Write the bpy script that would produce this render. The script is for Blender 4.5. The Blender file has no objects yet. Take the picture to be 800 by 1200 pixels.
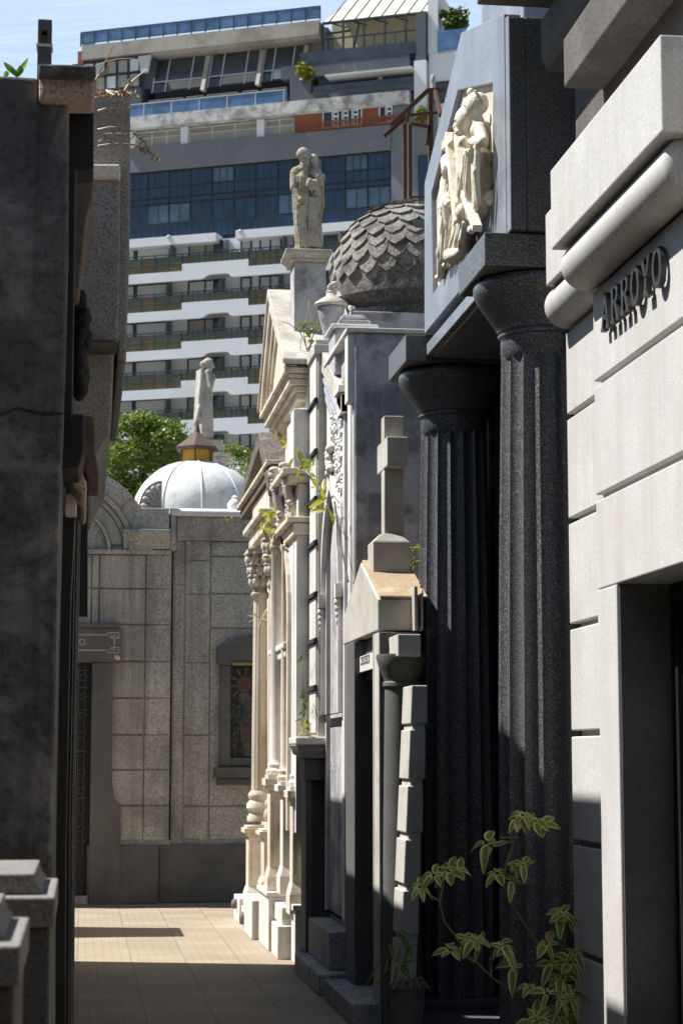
import bpy, bmesh, math, random
from mathutils import Vector, Matrix, Euler, noise as mnoise
random.seed(11)
PI = math.pi
scene = bpy.context.scene
COL = scene.collection

# ------------------------------------------------------------------ camera
EYE = 1.6
FPX = 2333.0                      # focal length in pixels of an 800 px wide frame (70 mm on 24 mm)
PITCH = math.atan(285 / FPX)
YAW = math.atan(305 * math.cos(PITCH) / FPX)
cam_d = bpy.data.cameras.new('camera')
cam = bpy.data.objects.new('camera', cam_d); COL.objects.link(cam)
cam_d.sensor_fit = 'VERTICAL'; cam_d.sensor_height = 36.0; cam_d.lens = 36.0 * FPX / 1200
cam.location = (0, 0, EYE)
cam.rotation_euler = (PI / 2 + PITCH, 0, -YAW)
cam_d.clip_start = 0.1; cam_d.clip_end = 15000
cam_d.dof.use_dof = True; cam_d.dof.focus_distance = 11.5; cam_d.dof.aperture_fstop = 9
scene.camera = cam
_cy, _sy, _ct, _st = math.cos(YAW), math.sin(YAW), math.cos(PITCH), math.sin(PITCH)
_R = Vector((_cy, -_sy, 0)); _F = Vector((_sy * _ct, _cy * _ct, _st)); _U = Vector((-_sy * _st, -_cy * _st, _ct))

def ray(px, py):
    return _F + _R * ((px - 400) / FPX) + _U * ((600 - py) / FPX)
def U(px, py, X=None, Y=None, Z=None):
    """point on the plane X=.. / Y=.. / Z=.. measured from the photograph"""
    d = ray(px, py)
    t = X / d.x if X is not None else Y / d.y if Y is not None else (Z - EYE) / d.z
    return Vector((t * d.x, t * d.y, EYE + t * d.z))
def ux(px, py, Y): return U(px, py, Y=Y).x
def uy(px, py, X): return U(px, py, X=X).y
def zY(px, py, Y): return U(px, py, Y=Y).z
def zX(px, py, X): return U(px, py, X=X).z
def yz(px, py, X):
    p = U(px, py, X=X); return (p.y, p.z)
def xz(px, py, Y):
    p = U(px, py, Y=Y); return (p.x, p.z)

# ------------------------------------------------------------------ light
SUN_AZ = (-0.963, 0.27)            # horizontal direction towards the sun
SUN_EL = math.radians(56.5)
h = math.hypot(*SUN_AZ)
sv = Vector((SUN_AZ[0] / h * math.cos(SUN_EL), SUN_AZ[1] / h * math.cos(SUN_EL), math.sin(SUN_EL)))
sun_d = bpy.data.lights.new('sun', 'SUN'); sun_d.energy = 5.0; sun_d.angle = math.radians(0.53)
sun_d.color = (1.0, 0.975, 0.935)
sun = bpy.data.objects.new('sun', sun_d); COL.objects.link(sun)
sun.rotation_euler = (-sv).to_track_quat('-Z', 'Y').to_euler()
sun.location = (-30, 10, 40)
w = bpy.data.worlds.new('World'); scene.world = w; w.use_nodes = True
nt = w.node_tree
for n in list(nt.nodes): nt.nodes.remove(n)
o_ = nt.nodes.new('ShaderNodeOutputWorld'); b_ = nt.nodes.new('ShaderNodeBackground'); s_ = nt.nodes.new('ShaderNodeTexSky')
s_.sky_type = 'NISHITA'; s_.sun_disc = False; s_.sun_elevation = SUN_EL
s_.sun_rotation = math.atan2(sv.x, sv.y); s_.altitude = 20; s_.air_density = 1.6; s_.dust_density = 0.5; s_.ozone_density = 2.5
b_.inputs['Strength'].default_value = 0.05
nt.links.new(s_.outputs[0], b_.inputs[0]); nt.links.new(b_.outputs[0], o_.inputs[0])
vs = scene.view_settings
vs.view_transform = 'Standard'; vs.look = 'None'; vs.gamma = 1; vs.use_curve_mapping = False
vs.exposure = 0.74
scene.render.engine = 'CYCLES'
scene.cycles.max_bounces = 6; scene.cycles.diffuse_bounces = 4; scene.cycles.glossy_bounces = 3
scene.cycles.transparent_max_bounces = 8; scene.cycles.caustics_reflective = False; scene.cycles.caustics_refractive = False
try:
    scene.cycles.use_denoising = True
except Exception: pass

# ------------------------------------------------------------------ materials
def _new(name):
    m = bpy.data.materials.new(name); m.use_nodes = True
    nt = m.node_tree; bs = nt.nodes['Principled BSDF']
    return m, nt, bs
def _mixc(nt, fac, a, b, blend='MIX'):
    n = nt.nodes.new('ShaderNodeMix'); n.data_type = 'RGBA'; n.blend_type = blend
    def put(sock, v):
        if isinstance(v, (tuple, list)): sock.default_value = (*v[:3], 1)
        elif isinstance(v, (int, float)): sock.default_value = v
        else: nt.links.new(v, sock)
    put(n.inputs[0], fac); put(n.inputs[6], a); put(n.inputs[7], b)
    return n.outputs[2]
def _noise(nt, vec, scale, detail=4, rough=.6, dist=0):
    n = nt.nodes.new('ShaderNodeTexNoise'); n.inputs['Scale'].default_value = scale
    n.inputs['Detail'].default_value = detail; n.inputs['Roughness'].default_value = rough
    n.inputs['Distortion'].default_value = dist
    nt.links.new(vec, n.inputs['Vector']); return n.outputs['Fac']
def _ramp(nt, fac, lo, hi, a=0.0, b=1.0):
    n = nt.nodes.new('ShaderNodeMapRange'); n.inputs[1].default_value = lo; n.inputs[2].default_value = hi
    n.inputs[3].default_value = a; n.inputs[4].default_value = b; n.clamp = True
    nt.links.new(fac, n.inputs[0]); return n.outputs[0]
def _pos(nt, scale=None):
    g = nt.nodes.new('ShaderNodeNewGeometry')
    if scale is None: return g.outputs['Position']
    v = nt.nodes.new('ShaderNodeVectorMath'); v.operation = 'MULTIPLY'
    nt.links.new(g.outputs['Position'], v.inputs[0]); v.inputs[1].default_value = scale
    return v.outputs[0]
def _bump(nt, bs, hgt, strength, dist=.01):
    b = nt.nodes.new('ShaderNodeBump'); b.inputs['Strength'].default_value = strength; b.inputs['Distance'].default_value = dist
    nt.links.new(hgt, b.inputs['Height']); nt.links.new(b.outputs[0], bs.inputs['Normal'])

def stone(name, col, col2, fleck=None, fscale=180, famt=.5, stain=None, sscale=1.6, slo=.5, shi=.75, samt=.7,
          streak=None, stk=.5, rough=.8, bump=.25, bscale=60, spec=.4, vscale=2.5):
    m, nt, bs = _new(name)
    p = _pos(nt)
    c = _mixc(nt, _ramp(nt, _noise(nt, p, vscale, 5, .62), .32, .68), col, col2)
    if fleck is not None:
        f = _ramp(nt, _noise(nt, p, fscale, 2, .7), .50, .62, 0, famt)
        c = _mixc(nt, f, c, fleck)
        f2 = _ramp(nt, _noise(nt, p, fscale * .47, 2, .6), .58, .66, 0, famt * .6)
        c = _mixc(nt, f2, c, tuple(min(1, v * 1.35) for v in col))
    if stain is not None:
        f = _ramp(nt, _noise(nt, p, sscale, 8, .66, .4), slo - .02, slo + .55 * (shi - slo), 0, samt)
        c = _mixc(nt, f, c, stain)
    if streak is not None:
        f = _ramp(nt, _noise(nt, _pos(nt, (7, 7, .45)), 1.0, 5, .6), .48, .66, 0, stk)
        c = _mixc(nt, f, c, streak)
    nt.links.new(c, bs.inputs['Base Color'])
    bs.inputs['Roughness'].default_value = rough
    bs.inputs['Specular IOR Level'].default_value = spec
    if bump: _bump(nt, bs, _noise(nt, p, bscale, 6, .65), bump, .012)
    return m
def plain(name, col, rough=.6, metal=0, spec=.5, var=.15, scale=4, bump=0):
    m, nt, bs = _new(name)
    p = _pos(nt)
    c = _mixc(nt, _ramp(nt, _noise(nt, p, scale, 5, .6), .3, .7), tuple(v * (1 - var) for v in col), tuple(min(1, v * (1 + var)) for v in col))
    nt.links.new(c, bs.inputs['Base Color'])
    bs.inputs['Roughness'].default_value = rough; bs.inputs['Metallic'].default_value = metal
    bs.inputs['Specular IOR Level'].default_value = spec
    if bump: _bump(nt, bs, _noise(nt, p, scale * 8, 5, .6), bump, .01)
    return m
def leafmat(name, col, col2, trans=.35, rough=.45, scale=9):
    m, nt, bs = _new(name)
    p = _pos(nt)
    c = _mixc(nt, _ramp(nt, _noise(nt, p, scale, 3), .3, .7), col, col2)
    nt.links.new(c, bs.inputs['Base Color']); bs.inputs['Roughness'].default_value = rough
    tr = nt.nodes.new('ShaderNodeBsdfTranslucent'); nt.links.new(c, tr.inputs['Color'])
    mx = nt.nodes.new('ShaderNodeMixShader'); mx.inputs[0].default_value = trans
    out = nt.nodes['Material Output']
    nt.links.new(bs.outputs[0], mx.inputs[1]); nt.links.new(tr.outputs[0], mx.inputs[2]); nt.links.new(mx.outputs[0], out.inputs[0])
    return m

M = {}
M['pale_granite'] = stone('pale_granite', (.63, .615, .59), (.55, .54, .515), fleck=(.36, .35, .34), fscale=120, famt=.55,
                          stain=(.50, .46, .40), sscale=1.6, slo=.53, shi=.8, samt=.6, streak=(.45, .42, .38), stk=.45, rough=.75, bump=.18, bscale=160)
M['black_granite'] = stone('black_granite', (.044, .045, .048), (.068, .068, .072), fleck=(.46, .46, .47), fscale=140, famt=.55,
                           stain=(.10, .10, .105), sscale=3.0, slo=.55, shi=.8, samt=.5, streak=(.09, .09, .092), stk=.4, rough=.38, bump=.05, bscale=90, spec=.6)
M['blue_granite'] = stone('blue_granite', (.17, .188, .22), (.22, .238, .27), fleck=(.42, .43, .45), fscale=110, famt=.5,
                          stain=(.36, .36, .37), sscale=2.2, slo=.53, shi=.76, samt=.55, streak=(.11, .12, .14), stk=.35, rough=.36, bump=.03, spec=.7)
M['shaded_black'] = plain('shaded_black', (.014, .014, .016), rough=.7, var=.3)  # near-black paints in the shade of the space behind the columns
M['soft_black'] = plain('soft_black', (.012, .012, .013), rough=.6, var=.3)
M['grey_granite'] = stone('grey_granite', (.54, .515, .475), (.42, .40, .37), fleck=(.10, .095, .09), fscale=70, famt=.75,
                          stain=(.17, .155, .14), sscale=1.3, slo=.52, shi=.8, samt=.6, streak=(.15, .14, .12), stk=.5, rough=.85, bump=.3)
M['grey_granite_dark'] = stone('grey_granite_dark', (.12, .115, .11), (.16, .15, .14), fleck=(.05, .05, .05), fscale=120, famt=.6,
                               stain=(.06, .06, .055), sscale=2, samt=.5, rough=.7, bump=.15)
M['brown_granite'] = stone('brown_granite', (.31, .29, .27), (.39, .365, .335), fleck=(.05, .048, .045), fscale=130, famt=.75,
                           stain=(.16, .12, .09), sscale=2, slo=.55, shi=.8, samt=.5, rough=.85, bump=.4, bscale=90)
M['brown_granite_dark'] = stone('brown_granite_dark', (.13, .12, .11), (.17, .155, .145), fleck=(.05, .048, .045), fscale=75, famt=.6, stain=(.08, .07, .06), sscale=2, samt=.6, rough=.9, bump=.3)
M['tomb_granite'] = stone('tomb_granite', (.58, .555, .50), (.50, .48, .43), fleck=(.24, .23, .21), fscale=170, famt=.5,
                          stain=(.32, .25, .16), sscale=2.2, slo=.5, shi=.8, samt=.6, rough=.85, bump=.3, bscale=120)
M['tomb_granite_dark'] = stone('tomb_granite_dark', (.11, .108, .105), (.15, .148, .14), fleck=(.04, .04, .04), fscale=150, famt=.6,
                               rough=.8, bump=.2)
M['post_granite'] = stone('post_granite', (.28, .26, .24), (.21, .20, .19), fleck=(.05, .05, .05), fscale=160, famt=.7, rough=.7, bump=.2)
M['roof_slab'] = stone('roof_slab', (.44, .33, .20), (.36, .27, .17), fleck=(.20, .15, .10), fscale=70, famt=.5,
                       stain=(.58, .49, .36), sscale=4, samt=.6, rough=.9, bump=.4)
M['dark_concrete'] = stone('dark_concrete', (.092, .086, .082), (.175, .165, .155), fleck=(.045, .042, .04), fscale=26, famt=.5,
                           stain=(.36, .34, .31), sscale=3.4, slo=.52, shi=.70, samt=.7, streak=(.03, .03, .03), stk=.7, rough=.95, bump=.6, bscale=45)
M['warm_lit'] = stone('warm_lit', (.66, .53, .41), (.50, .39, .30), fleck=(.15, .11, .08), fscale=80, famt=.6, rough=.9, bump=.8, bscale=70)  # rough stone with warm bounce light put into its colour
M['lit_cream'] = stone('lit_cream', (.82, .74, .62), (.76, .66, .54), fleck=(.4, .33, .26), fscale=90, famt=.4, rough=.85, bump=.4)  # pale cream with the brightness of light put into the colour
M['stucco'] = stone('stucco', (.57, .55, .555), (.33, .32, .335), fleck=(.2, .2, .21), fscale=40, famt=.25,
                    stain=(.15, .142, .15), sscale=2.9, slo=.49, shi=.66, samt=.75, streak=(.56, .53, .54), stk=.5, rough=.95, bump=.35, bscale=40, vscale=1.7)
M['white_marble'] = stone('white_marble', (.74, .72, .68), (.62, .60, .57), fleck=(.5, .48, .45), fscale=90, famt=.3,
                          stain=(.34, .30, .25), sscale=3, slo=.55, shi=.85, samt=.6, streak=(.40, .36, .31), stk=.45, rough=.7, bump=.2)
M['shaded_marble'] = stone('shaded_marble', (.40, .41, .45), (.33, .34, .38), stain=(.2, .2, .22), sscale=3, samt=.5,
                         streak=(.25, .25, .27), stk=.5, rough=.75, bump=.1)  # the white marble's grey-blue shade put into the colour
M['warm_stone'] = stone('warm_stone', (.66, .585, .475), (.72, .67, .585), fleck=(.36, .31, .25), fscale=80, famt=.35,
                        stain=(.42, .29, .16), sscale=2.4, slo=.52, shi=.8, samt=.6, streak=(.30, .26, .21), stk=.6, rough=.85, bump=.3)
M['carved_stone'] = stone('carved_stone', (.60, .56, .50), (.50, .46, .40), fleck=(.3, .27, .23), fscale=60, famt=.4,
                          stain=(.25, .21, .16), sscale=7, slo=.48, shi=.75, samt=.6, rough=.9, bump=.4)
M['roof_stone'] = stone('roof_stone', (.62, .57, .50), (.50, .46, .41), fleck=(.26, .24, .21), fscale=50, famt=.45,
                        stain=(.30, .27, .23), sscale=3.2, slo=.48, shi=.75, samt=.7, rough=.95, bump=.5)
M['mossy_roof'] = stone('mossy_roof', (.085, .068, .055), (.14, .118, .10), fleck=(.36, .33, .29), fscale=30, famt=.45,
                        stain=(.05, .042, .035), sscale=6, samt=.6, rough=1, bump=1.0, bscale=30)
M['brown_stone'] = stone('brown_stone', (.13, .10, .075), (.19, .15, .115), fleck=(.06, .05, .04), fscale=50, famt=.5,
                         stain=(.05, .04, .03), sscale=5, samt=.6, rough=.95, bump=.4)
M['dome_slate'] = stone('dome_slate', (.33, .305, .275), (.19, .175, .16), fleck=(.055, .05, .048), fscale=55, famt=.75,
                        stain=(.055, .05, .048), sscale=4, slo=.48, shi=.7, samt=.8, rough=.95, bump=.8, bscale=35)
M['dome_black'] = stone('dome_black', (.05, .048, .048), (.09, .085, .08), fleck=(.25, .24, .22), fscale=45, famt=.4, rough=.95, bump=.6)
M['white_paint'] = stone('white_paint', (.80, .80, .78), (.70, .70, .69), stain=(.42, .41, .39), sscale=4, slo=.55, shi=.8, samt=.55,
                         streak=(.50, .49, .47), stk=.4, rough=.9, bump=.5, bscale=14, spec=.2)
M['statue_stone'] = stone('statue_stone', (.36, .335, .29), (.45, .42, .37), fleck=(.18, .16, .13), fscale=60, famt=.5,
                          stain=(.22, .16, .045), sscale=5.5, slo=.5, shi=.7, samt=.75, streak=(.16, .14, .11), stk=.5, rough=.9, bump=.4)
M['statue_grey'] = stone('statue_grey', (.43, .40, .37), (.54, .51, .47), fleck=(.27, .25, .23), fscale=40, famt=.4,
                         stain=(.2, .18, .16), sscale=4, slo=.5, shi=.75, samt=.6, rough=.9, bump=.4)
M['relief_stone'] = stone('relief_stone', (.82, .75, .63), (.76, .67, .53), stain=(.46, .33, .19), sscale=6, slo=.52, shi=.8, samt=.55, rough=.75, bump=.15)
M['relief_ground'] = stone('relief_ground', (.66, .61, .53), (.58, .53, .46), stain=(.36, .30, .22), sscale=5, samt=.5, rough=.8, bump=.2)
M['rust'] = stone('rust', (.085, .036, .022), (.05, .024, .018), fleck=(.17, .075, .04), fscale=60, famt=.5, rough=.75, bump=.2)
M['bronze'] = plain('bronze', (.055, .054, .053), rough=.5, metal=.4, var=.25, scale=30)
M['dark_metal'] = plain('dark_metal', (.022, .022, .024), rough=.45, metal=.3)
M['iron_wreath'] = plain('iron_wreath', (.03, .03, .03), rough=.85, spec=.2)
M['iron'] = plain('iron', (.10, .10, .10), rough=.5, metal=.4)
M['door_wood'] = plain('door_wood', (.018, .016, .016), rough=.5)
M['brass'] = plain('brass', (.40, .28, .10), rough=.4, metal=.6)
M['ochre'] = plain('ochre', (.50, .27, .035), rough=.7)
M['roof_brown'] = plain('roof_brown', (.10, .06, .05), rough=.8, bump=.3)
M['terracotta'] = plain('terracotta', (.16, .15, .145), rough=.8, bump=.3)
M['greek_key'] = plain('greek_key', (.42, .41, .39), rough=.6)
M['plaque'] = plain('plaque', (.70, .69, .66), rough=.5)
M['ink'] = plain('ink', (.10, .10, .10), rough=.7)

def glass(name, col, rough=.08, spec=.8):
    m, nt, bs = _new(name)
    p = _pos(nt)
    c = _mixc(nt, _ramp(nt, _noise(nt, p, .8, 2), .35, .65), tuple(v * .75 for v in col), tuple(min(1, v * 1.3) for v in col))
    nt.links.new(c, bs.inputs['Base Color']); bs.inputs['Roughness'].default_value = rough
    bs.inputs['Specular IOR Level'].default_value = spec
    return m
M['glass_blue'] = glass('glass_blue', (.012, .035, .085))
M['glass_navy'] = glass('glass_navy', (.010, .024, .058))
M['glass_pale'] = glass('glass_pale', (.07, .11, .17))
M['glass_smoke'] = glass('glass_smoke', (.05, .058, .075))
M['glass_door'] = glass('glass_door', (.16, .20, .23), rough=.05)
M['rail_blue'] = glass('rail_blue', (.10, .19, .37), rough=.15)
M['rail_green'] = glass('rail_green', (.068, .076, .045), rough=.3)
M['rail_gold'] = glass('rail_gold', (.115, .09, .025), rough=.35)
M['rail_rust'] = glass('rail_rust', (.10, .06, .02), rough=.35)
M['screen_green'] = glass('screen_green', (.08, .115, .11), rough=.3)
M['apt_white'] = stone('apt_white', (.78, .82, .88), (.72, .76, .82), stain=(.55, .56, .57), sscale=.35, slo=.58, shi=.85, samt=.4,
                       streak=(.55, .54, .52), stk=.0, rough=.8, bump=0, vscale=.3)
M['apt_soffit'] = plain('apt_soffit', (.62, .62, .62), rough=.9, scale=.4)
M['apt_wall'] = plain('apt_wall', (.66, .67, .69), rough=.9, scale=.3)
M['apt_concrete'] = stone('apt_concrete', (.40, .385, .35), (.48, .46, .42), stain=(.2, .19, .18), sscale=.5, slo=.5, shi=.75, samt=.6,
                          streak=(.25, .24, .22), stk=.3, rough=.9, bump=0, vscale=.3)
M['apt_grey'] = stone('apt_grey', (.20, .22, .235), (.155, .175, .195), stain=(.33, .34, .34), sscale=.9, slo=.62, shi=.8, samt=.5, rough=.85, bump=0, vscale=.25)
M['apt_slate'] = stone('apt_slate', (.085, .10, .125), (.12, .135, .16), stain=(.34, .34, .35), sscale=.5, slo=.66, shi=.78, samt=.6, rough=.8, bump=0, vscale=.4)
M['apt_peel'] = stone('apt_peel', (.70, .70, .70), (.58, .58, .58), stain=(.2, .19, .19), sscale=1.1, slo=.48, shi=.7, samt=.75, rough=.9, bump=0, vscale=.6)
M['apt_brick'] = plain('apt_brick', (.30, .105, .06), rough=.9, scale=.8)
M['apt_frame'] = plain('apt_frame', (.03, .045, .065), rough=.5, scale=.5)
M['apt_alu'] = plain('apt_alu', (.55, .57, .60), rough=.5, scale=.5)
M['apt_shutter'] = plain('apt_shutter', (.62, .67, .73), rough=.7, scale=.5)
M['apt_curtain'] = plain('apt_curtain', (.36, .34, .31), rough=.9, scale=.6)
M['canopy_cream'] = plain('canopy_cream', (.70, .65, .50), rough=.8, scale=.3)
M['bark'] = plain('bark', (.09, .065, .045), rough=.9, bump=.4)
M['tree_leaf'] = leafmat('tree_leaf', (.07, .13, .02), (.17, .24, .035), .45, scale=1.2)
M['tree_leaf_pale'] = leafmat('tree_leaf_pale', (.16, .23, .04), (.27, .33, .06), .45, scale=1.2)
M['weed_leaf'] = leafmat('weed_leaf', (.22, .30, .035), (.36, .38, .06), .45)
M['weed_yellow'] = leafmat('weed_yellow', (.46, .36, .035), (.42, .42, .06), .45)
M['fern_leaf'] = leafmat('fern_leaf', (.05, .10, .02), (.11, .17, .035), .35)
M['agave_leaf'] = leafmat('agave_leaf', (.17, .32, .025), (.26, .42, .04), .5)
M['umbrella_green'] = leafmat('umbrella_green', (.11, .17, .03), (.19, .25, .05), .3)
M['umbrella_cream'] = leafmat('umbrella_cream', (.66, .60, .22), (.46, .48, .13), .3)
M['dry_grass'] = leafmat('dry_grass', (.55, .42, .26), (.42, .31, .18), .3)
M['stem'] = plain('stem', (.13, .11, .055), rough=.8, scale=20)
M['twig'] = plain('twig', (.30, .24, .18), rough=.9, scale=20)
for k_, (c1, c2) in {'mosaic_dark': ((.035, .035, .04), 0), 'mosaic_red': ((.17, .06, .045), 0), 'mosaic_teal': ((.035, .10, .11), 0),
                     'mosaic_pale': ((.20, .19, .16), 0), 'mosaic_pink': ((.22, .12, .10), 0), 'mosaic_skin': ((.20, .10, .055), 0)}.items():
    M[k_] = plain(k_, tuple(v * .5 for v in c1), rough=.6, var=.45, scale=40)

def pave_mat():
    m, nt, bs = _new('alley_tiles')
    p = _pos(nt)
    br = nt.nodes.new('ShaderNodeTexBrick'); br.offset = 0; br.squash = 1
    br.inputs['Scale'].default_value = 1; br.inputs['Brick Width'].default_value = .42; br.inputs['Row Height'].default_value = .42
    br.inputs['Mortar Size'].default_value = .009; br.inputs['Mortar Smooth'].default_value = .2; br.inputs['Bias'].default_value = 0
    br.inputs['Color1'].default_value = (.35, .28, .20, 1); br.inputs['Color2'].default_value = (.28, .225, .16, 1)
    br.inputs['Mortar'].default_value = (.24, .195, .145, 1)
    nt.links.new(p, br.inputs['Vector'])
    br2 = nt.nodes.new('ShaderNodeTexBrick'); br2.offset = 0
    br2.inputs['Scale'].default_value = 1; br2.inputs['Brick Width'].default_value = .07; br2.inputs['Row Height'].default_value = .07
    br2.inputs['Mortar Size'].default_value = .008; br2.inputs['Mortar Smooth'].default_value = .6
    for s in ('Color1', 'Color2'): br2.inputs[s].default_value = (1, 1, 1, 1)
    br2.inputs['Mortar'].default_value = (.90, .89, .88, 1)
    nt.links.new(p, br2.inputs['Vector'])
    c = _mixc(nt, 1.0, br.outputs['Color'], br2.outputs['Color'], 'MULTIPLY')
    st = _ramp(nt, _noise(nt, p, 1.7, 8, .65), .46, .62, 0, .6)
    c = _mixc(nt, st, c, (.27, .22, .16))
    st2 = _ramp(nt, _noise(nt, p, .6, 5, .6), .5, .8, 0, .35)
    c = _mixc(nt, st2, c, (.58, .51, .40))
    nt.links.new(c, bs.inputs['Base Color']); bs.inputs['Roughness'].default_value = .8
    _bump(nt, bs, br2.outputs['Fac'], .25, -.01)
    return m
M['alley_tiles'] = pave_mat()
M['earth'] = stone('earth', (.34, .32, .29), (.26, .245, .22), rough=.95, bump=.3, vscale=.6)

# ------------------------------------------------------------------ mesh helpers
class MB:
    def __init__(s): s.bm = bmesh.new(); s.mats = []; s.mi = 0
    def use(s, mat):
        m = M[mat] if isinstance(mat, str) else mat
        if m not in s.mats: s.mats.append(m)
        s.mi = s.mats.index(m); return s
    def _f(s, vs):
        try:
            f = s.bm.faces.new(vs); f.material_index = s.mi; return f
        except ValueError: return None
    def prism(s, pts, axis, a, b):
        """pts: 2-D polygon; axis 'x': pts=(y,z) from x=a to b; 'y': (x,z); 'z': (x,y)"""
        def mk(p, t):
            return (t, p[0], p[1]) if axis == 'x' else (p[0], t, p[1]) if axis == 'y' else (p[0], p[1], t)
        A = [s.bm.verts.new(mk(p, a)) for p in pts]; B = [s.bm.verts.new(mk(p, b)) for p in pts]
        n = len(pts)
        s._f(A); s._f(B[::-1])
        for i in range(n): s._f([A[i], B[i], B[(i + 1) % n], A[(i + 1) % n]])
        return s
    def box(s, x0, x1, y0, y1, z0, z1):
        return s.prism([(x0, y0), (x1, y0), (x1, y1), (x0, y1)], 'z', z0, z1)
    def taper(s, x0, x1, y0, y1, z0, X0, X1, Y0, Y1, z1):
        A = [s.bm.verts.new(p) for p in ((x0, y0, z0), (x1, y0, z0), (x1, y1, z0), (x0, y1, z0))]
        B = [s.bm.verts.new(p) for p in ((X0, Y0, z1), (X1, Y0, z1), (X1, Y1, z1), (X0, Y1, z1))]
        s._f(A[::-1]); s._f(B)
        for i in range(4): s._f([A[i], A[(i + 1) % 4], B[(i + 1) % 4], B[i]])
        return s
    def ring(s, outer, inner, axis, a, b):
        def mk(p, t):
            return (t, p[0], p[1]) if axis == 'x' else (p[0], t, p[1]) if axis == 'y' else (p[0], p[1], t)
        n = len(outer)
        V = [[s.bm.verts.new(mk(p, t)) for p in L] for t in (a, b) for L in (outer, inner)]
        oa, ia, ob, ib = V
        for i in range(n):
            j = (i + 1) % n
            s._f([oa[i], oa[j], ia[j], ia[i]]); s._f([ob[i], ib[i], ib[j], ob[j]])
            s._f([oa[i], ob[i], ob[j], oa[j]]); s._f([ia[i], ia[j], ib[j], ib[i]])
        return s
    def lathe(s, prof, cx, cy, seg=32, a0=0, sx=1, sy=1, mod=None):
        rows = []
        for r, z in prof:
            row = []
            for k in range(seg):
                a = a0 + 2 * PI * k / seg
                rr = r * (mod(a, z) if mod else 1)
                row.append(s.bm.verts.new((cx + rr * math.cos(a) * sx, cy + rr * math.sin(a) * sy, z)))
            rows.append(row)
        for i in range(len(rows) - 1):
            for k in range(seg):
                s._f([rows[i][k], rows[i][(k + 1) % seg], rows[i + 1][(k + 1) % seg], rows[i + 1][k]])
        s._f(rows[0][::-1]); s._f(rows[-1])
        return s
    def tube(s, pts, r, seg=8, r1=None, caps=True):
        pts = [Vector(p) for p in pts]; n = len(pts); rows = []
        up = Vector((0, 0, 1))
        for i, p in enumerate(pts):
            t = (pts[min(i + 1, n - 1)] - pts[max(i - 1, 0)]).normalized()
            a = t.cross(up)
            if a.length < 1e-3: a = t.cross(Vector((1, 0, 0)))
            a.normalize(); b = t.cross(a)
            rr = r[i] if isinstance(r, (list, tuple)) else r if r1 is None else r + (r1 - r) * i / (n - 1)
            rows.append([s.bm.verts.new(p + (a * math.cos(2 * PI * k / seg) + b * math.sin(2 * PI * k / seg)) * rr) for k in range(seg)])
        for i in range(n - 1):
            for k in range(seg):
                s._f([rows[i][k], rows[i][(k + 1) % seg], rows[i + 1][(k + 1) % seg], rows[i + 1][k]])
        if caps: s._f(rows[0][::-1]); s._f(rows[-1])
        return s
    def capsule(s, p, q, r0, r1=None, seg=12):
        r1 = r0 if r1 is None else r1
        p, q = Vector(p), Vector(q); d = (q - p)
        t = d.normalized() if d.length > 1e-6 else Vector((0, 0, 1))
        pts, rs = [], []
        for k in range(5):
            a = PI / 2 * (1 - k / 4); pts.append(p - t * r0 * math.sin(a) * .999); rs.append(max(r0 * math.cos(a), r0 * .05))
        for k in range(5):
            a = PI / 2 * k / 4; pts.append(q + t * r1 * math.sin(a) * .999); rs.append(max(r1 * math.cos(a), r1 * .05))
        return s.tube(pts, rs, seg)
    def ball(s, c, rx, ry=None, rz=None, u=14, v=9, rot=None):
        ry = rx if ry is None else ry; rz = rx if rz is None else rz
        c = Vector(c); rows = []
        E = Euler(rot).to_matrix() if rot else Matrix.Identity(3)
        for i in range(v + 1):
            th = PI * i / v
            rows.append([s.bm.verts.new(c + E @ Vector((rx * max(math.sin(th), .02) * math.cos(2 * PI * k / u), ry * max(math.sin(th), .02) * math.sin(2 * PI * k / u), rz * math.cos(th)))) for k in range(u)])
        for i in range(v):
            for k in range(u):
                s._f([rows[i][k], rows[i + 1][k], rows[i + 1][(k + 1) % u], rows[i][(k + 1) % u]])
        s._f(rows[0]); s._f(rows[-1][::-1])
        return s
    def quad(s, a, b, c, d):
        return s._f([s.bm.verts.new(p) for p in (a, b, c, d)])
    def poly(s, pts): return s._f([s.bm.verts.new(p) for p in pts])
    def beam(s, p, q, wx, wy):
        """square bar between two points"""
        p, q = Vector(p), Vector(q); t = (q - p).normalized()
        a = t.cross(Vector((0, 0, 1)))
        if a.length < 1e-3: a = Vector((1, 0, 0))
        a.normalize(); b = t.cross(a)
        A = [s.bm.verts.new(p + a * sx * wx / 2 + b * sy * wy / 2) for sx, sy in ((-1, -1), (1, -1), (1, 1), (-1, 1))]
        B = [s.bm.verts.new(q + a * sx * wx / 2 + b * sy * wy / 2) for sx, sy in ((-1, -1), (1, -1), (1, 1), (-1, 1))]
        s._f(A[::-1]); s._f(B)
        for i in range(4): s._f([A[i], A[(i + 1) % 4], B[(i + 1) % 4], B[i]])
        return s
    def build(s, name, mat=None, parent=None, smooth=None, bevel=0, normals=True, sub=0, local=False):
        if normals: bmesh.ops.recalc_face_normals(s.bm, faces=s.bm.faces)
        me = bpy.data.meshes.new(name)
        if parent is not None:
            off = world_loc(parent)
            if local: pass
            elif off.length: bmesh.ops.translate(s.bm, verts=s.bm.verts, vec=-off)
        s.bm.to_mesh(me); s.bm.free()
        if s.mats:
            for m in s.mats: me.materials.append(m)
        else: me.materials.append(M[mat] if isinstance(mat, str) else mat)
        ob = bpy.data.objects.new(name, me); COL.objects.link(ob)
        if parent is not None: ob.parent = parent
        if smooth is not None:
            me.polygons.foreach_set('use_smooth', [True] * len(me.polygons))
            if smooth < 180: me.set_sharp_from_angle(angle=math.radians(smooth))
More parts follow.
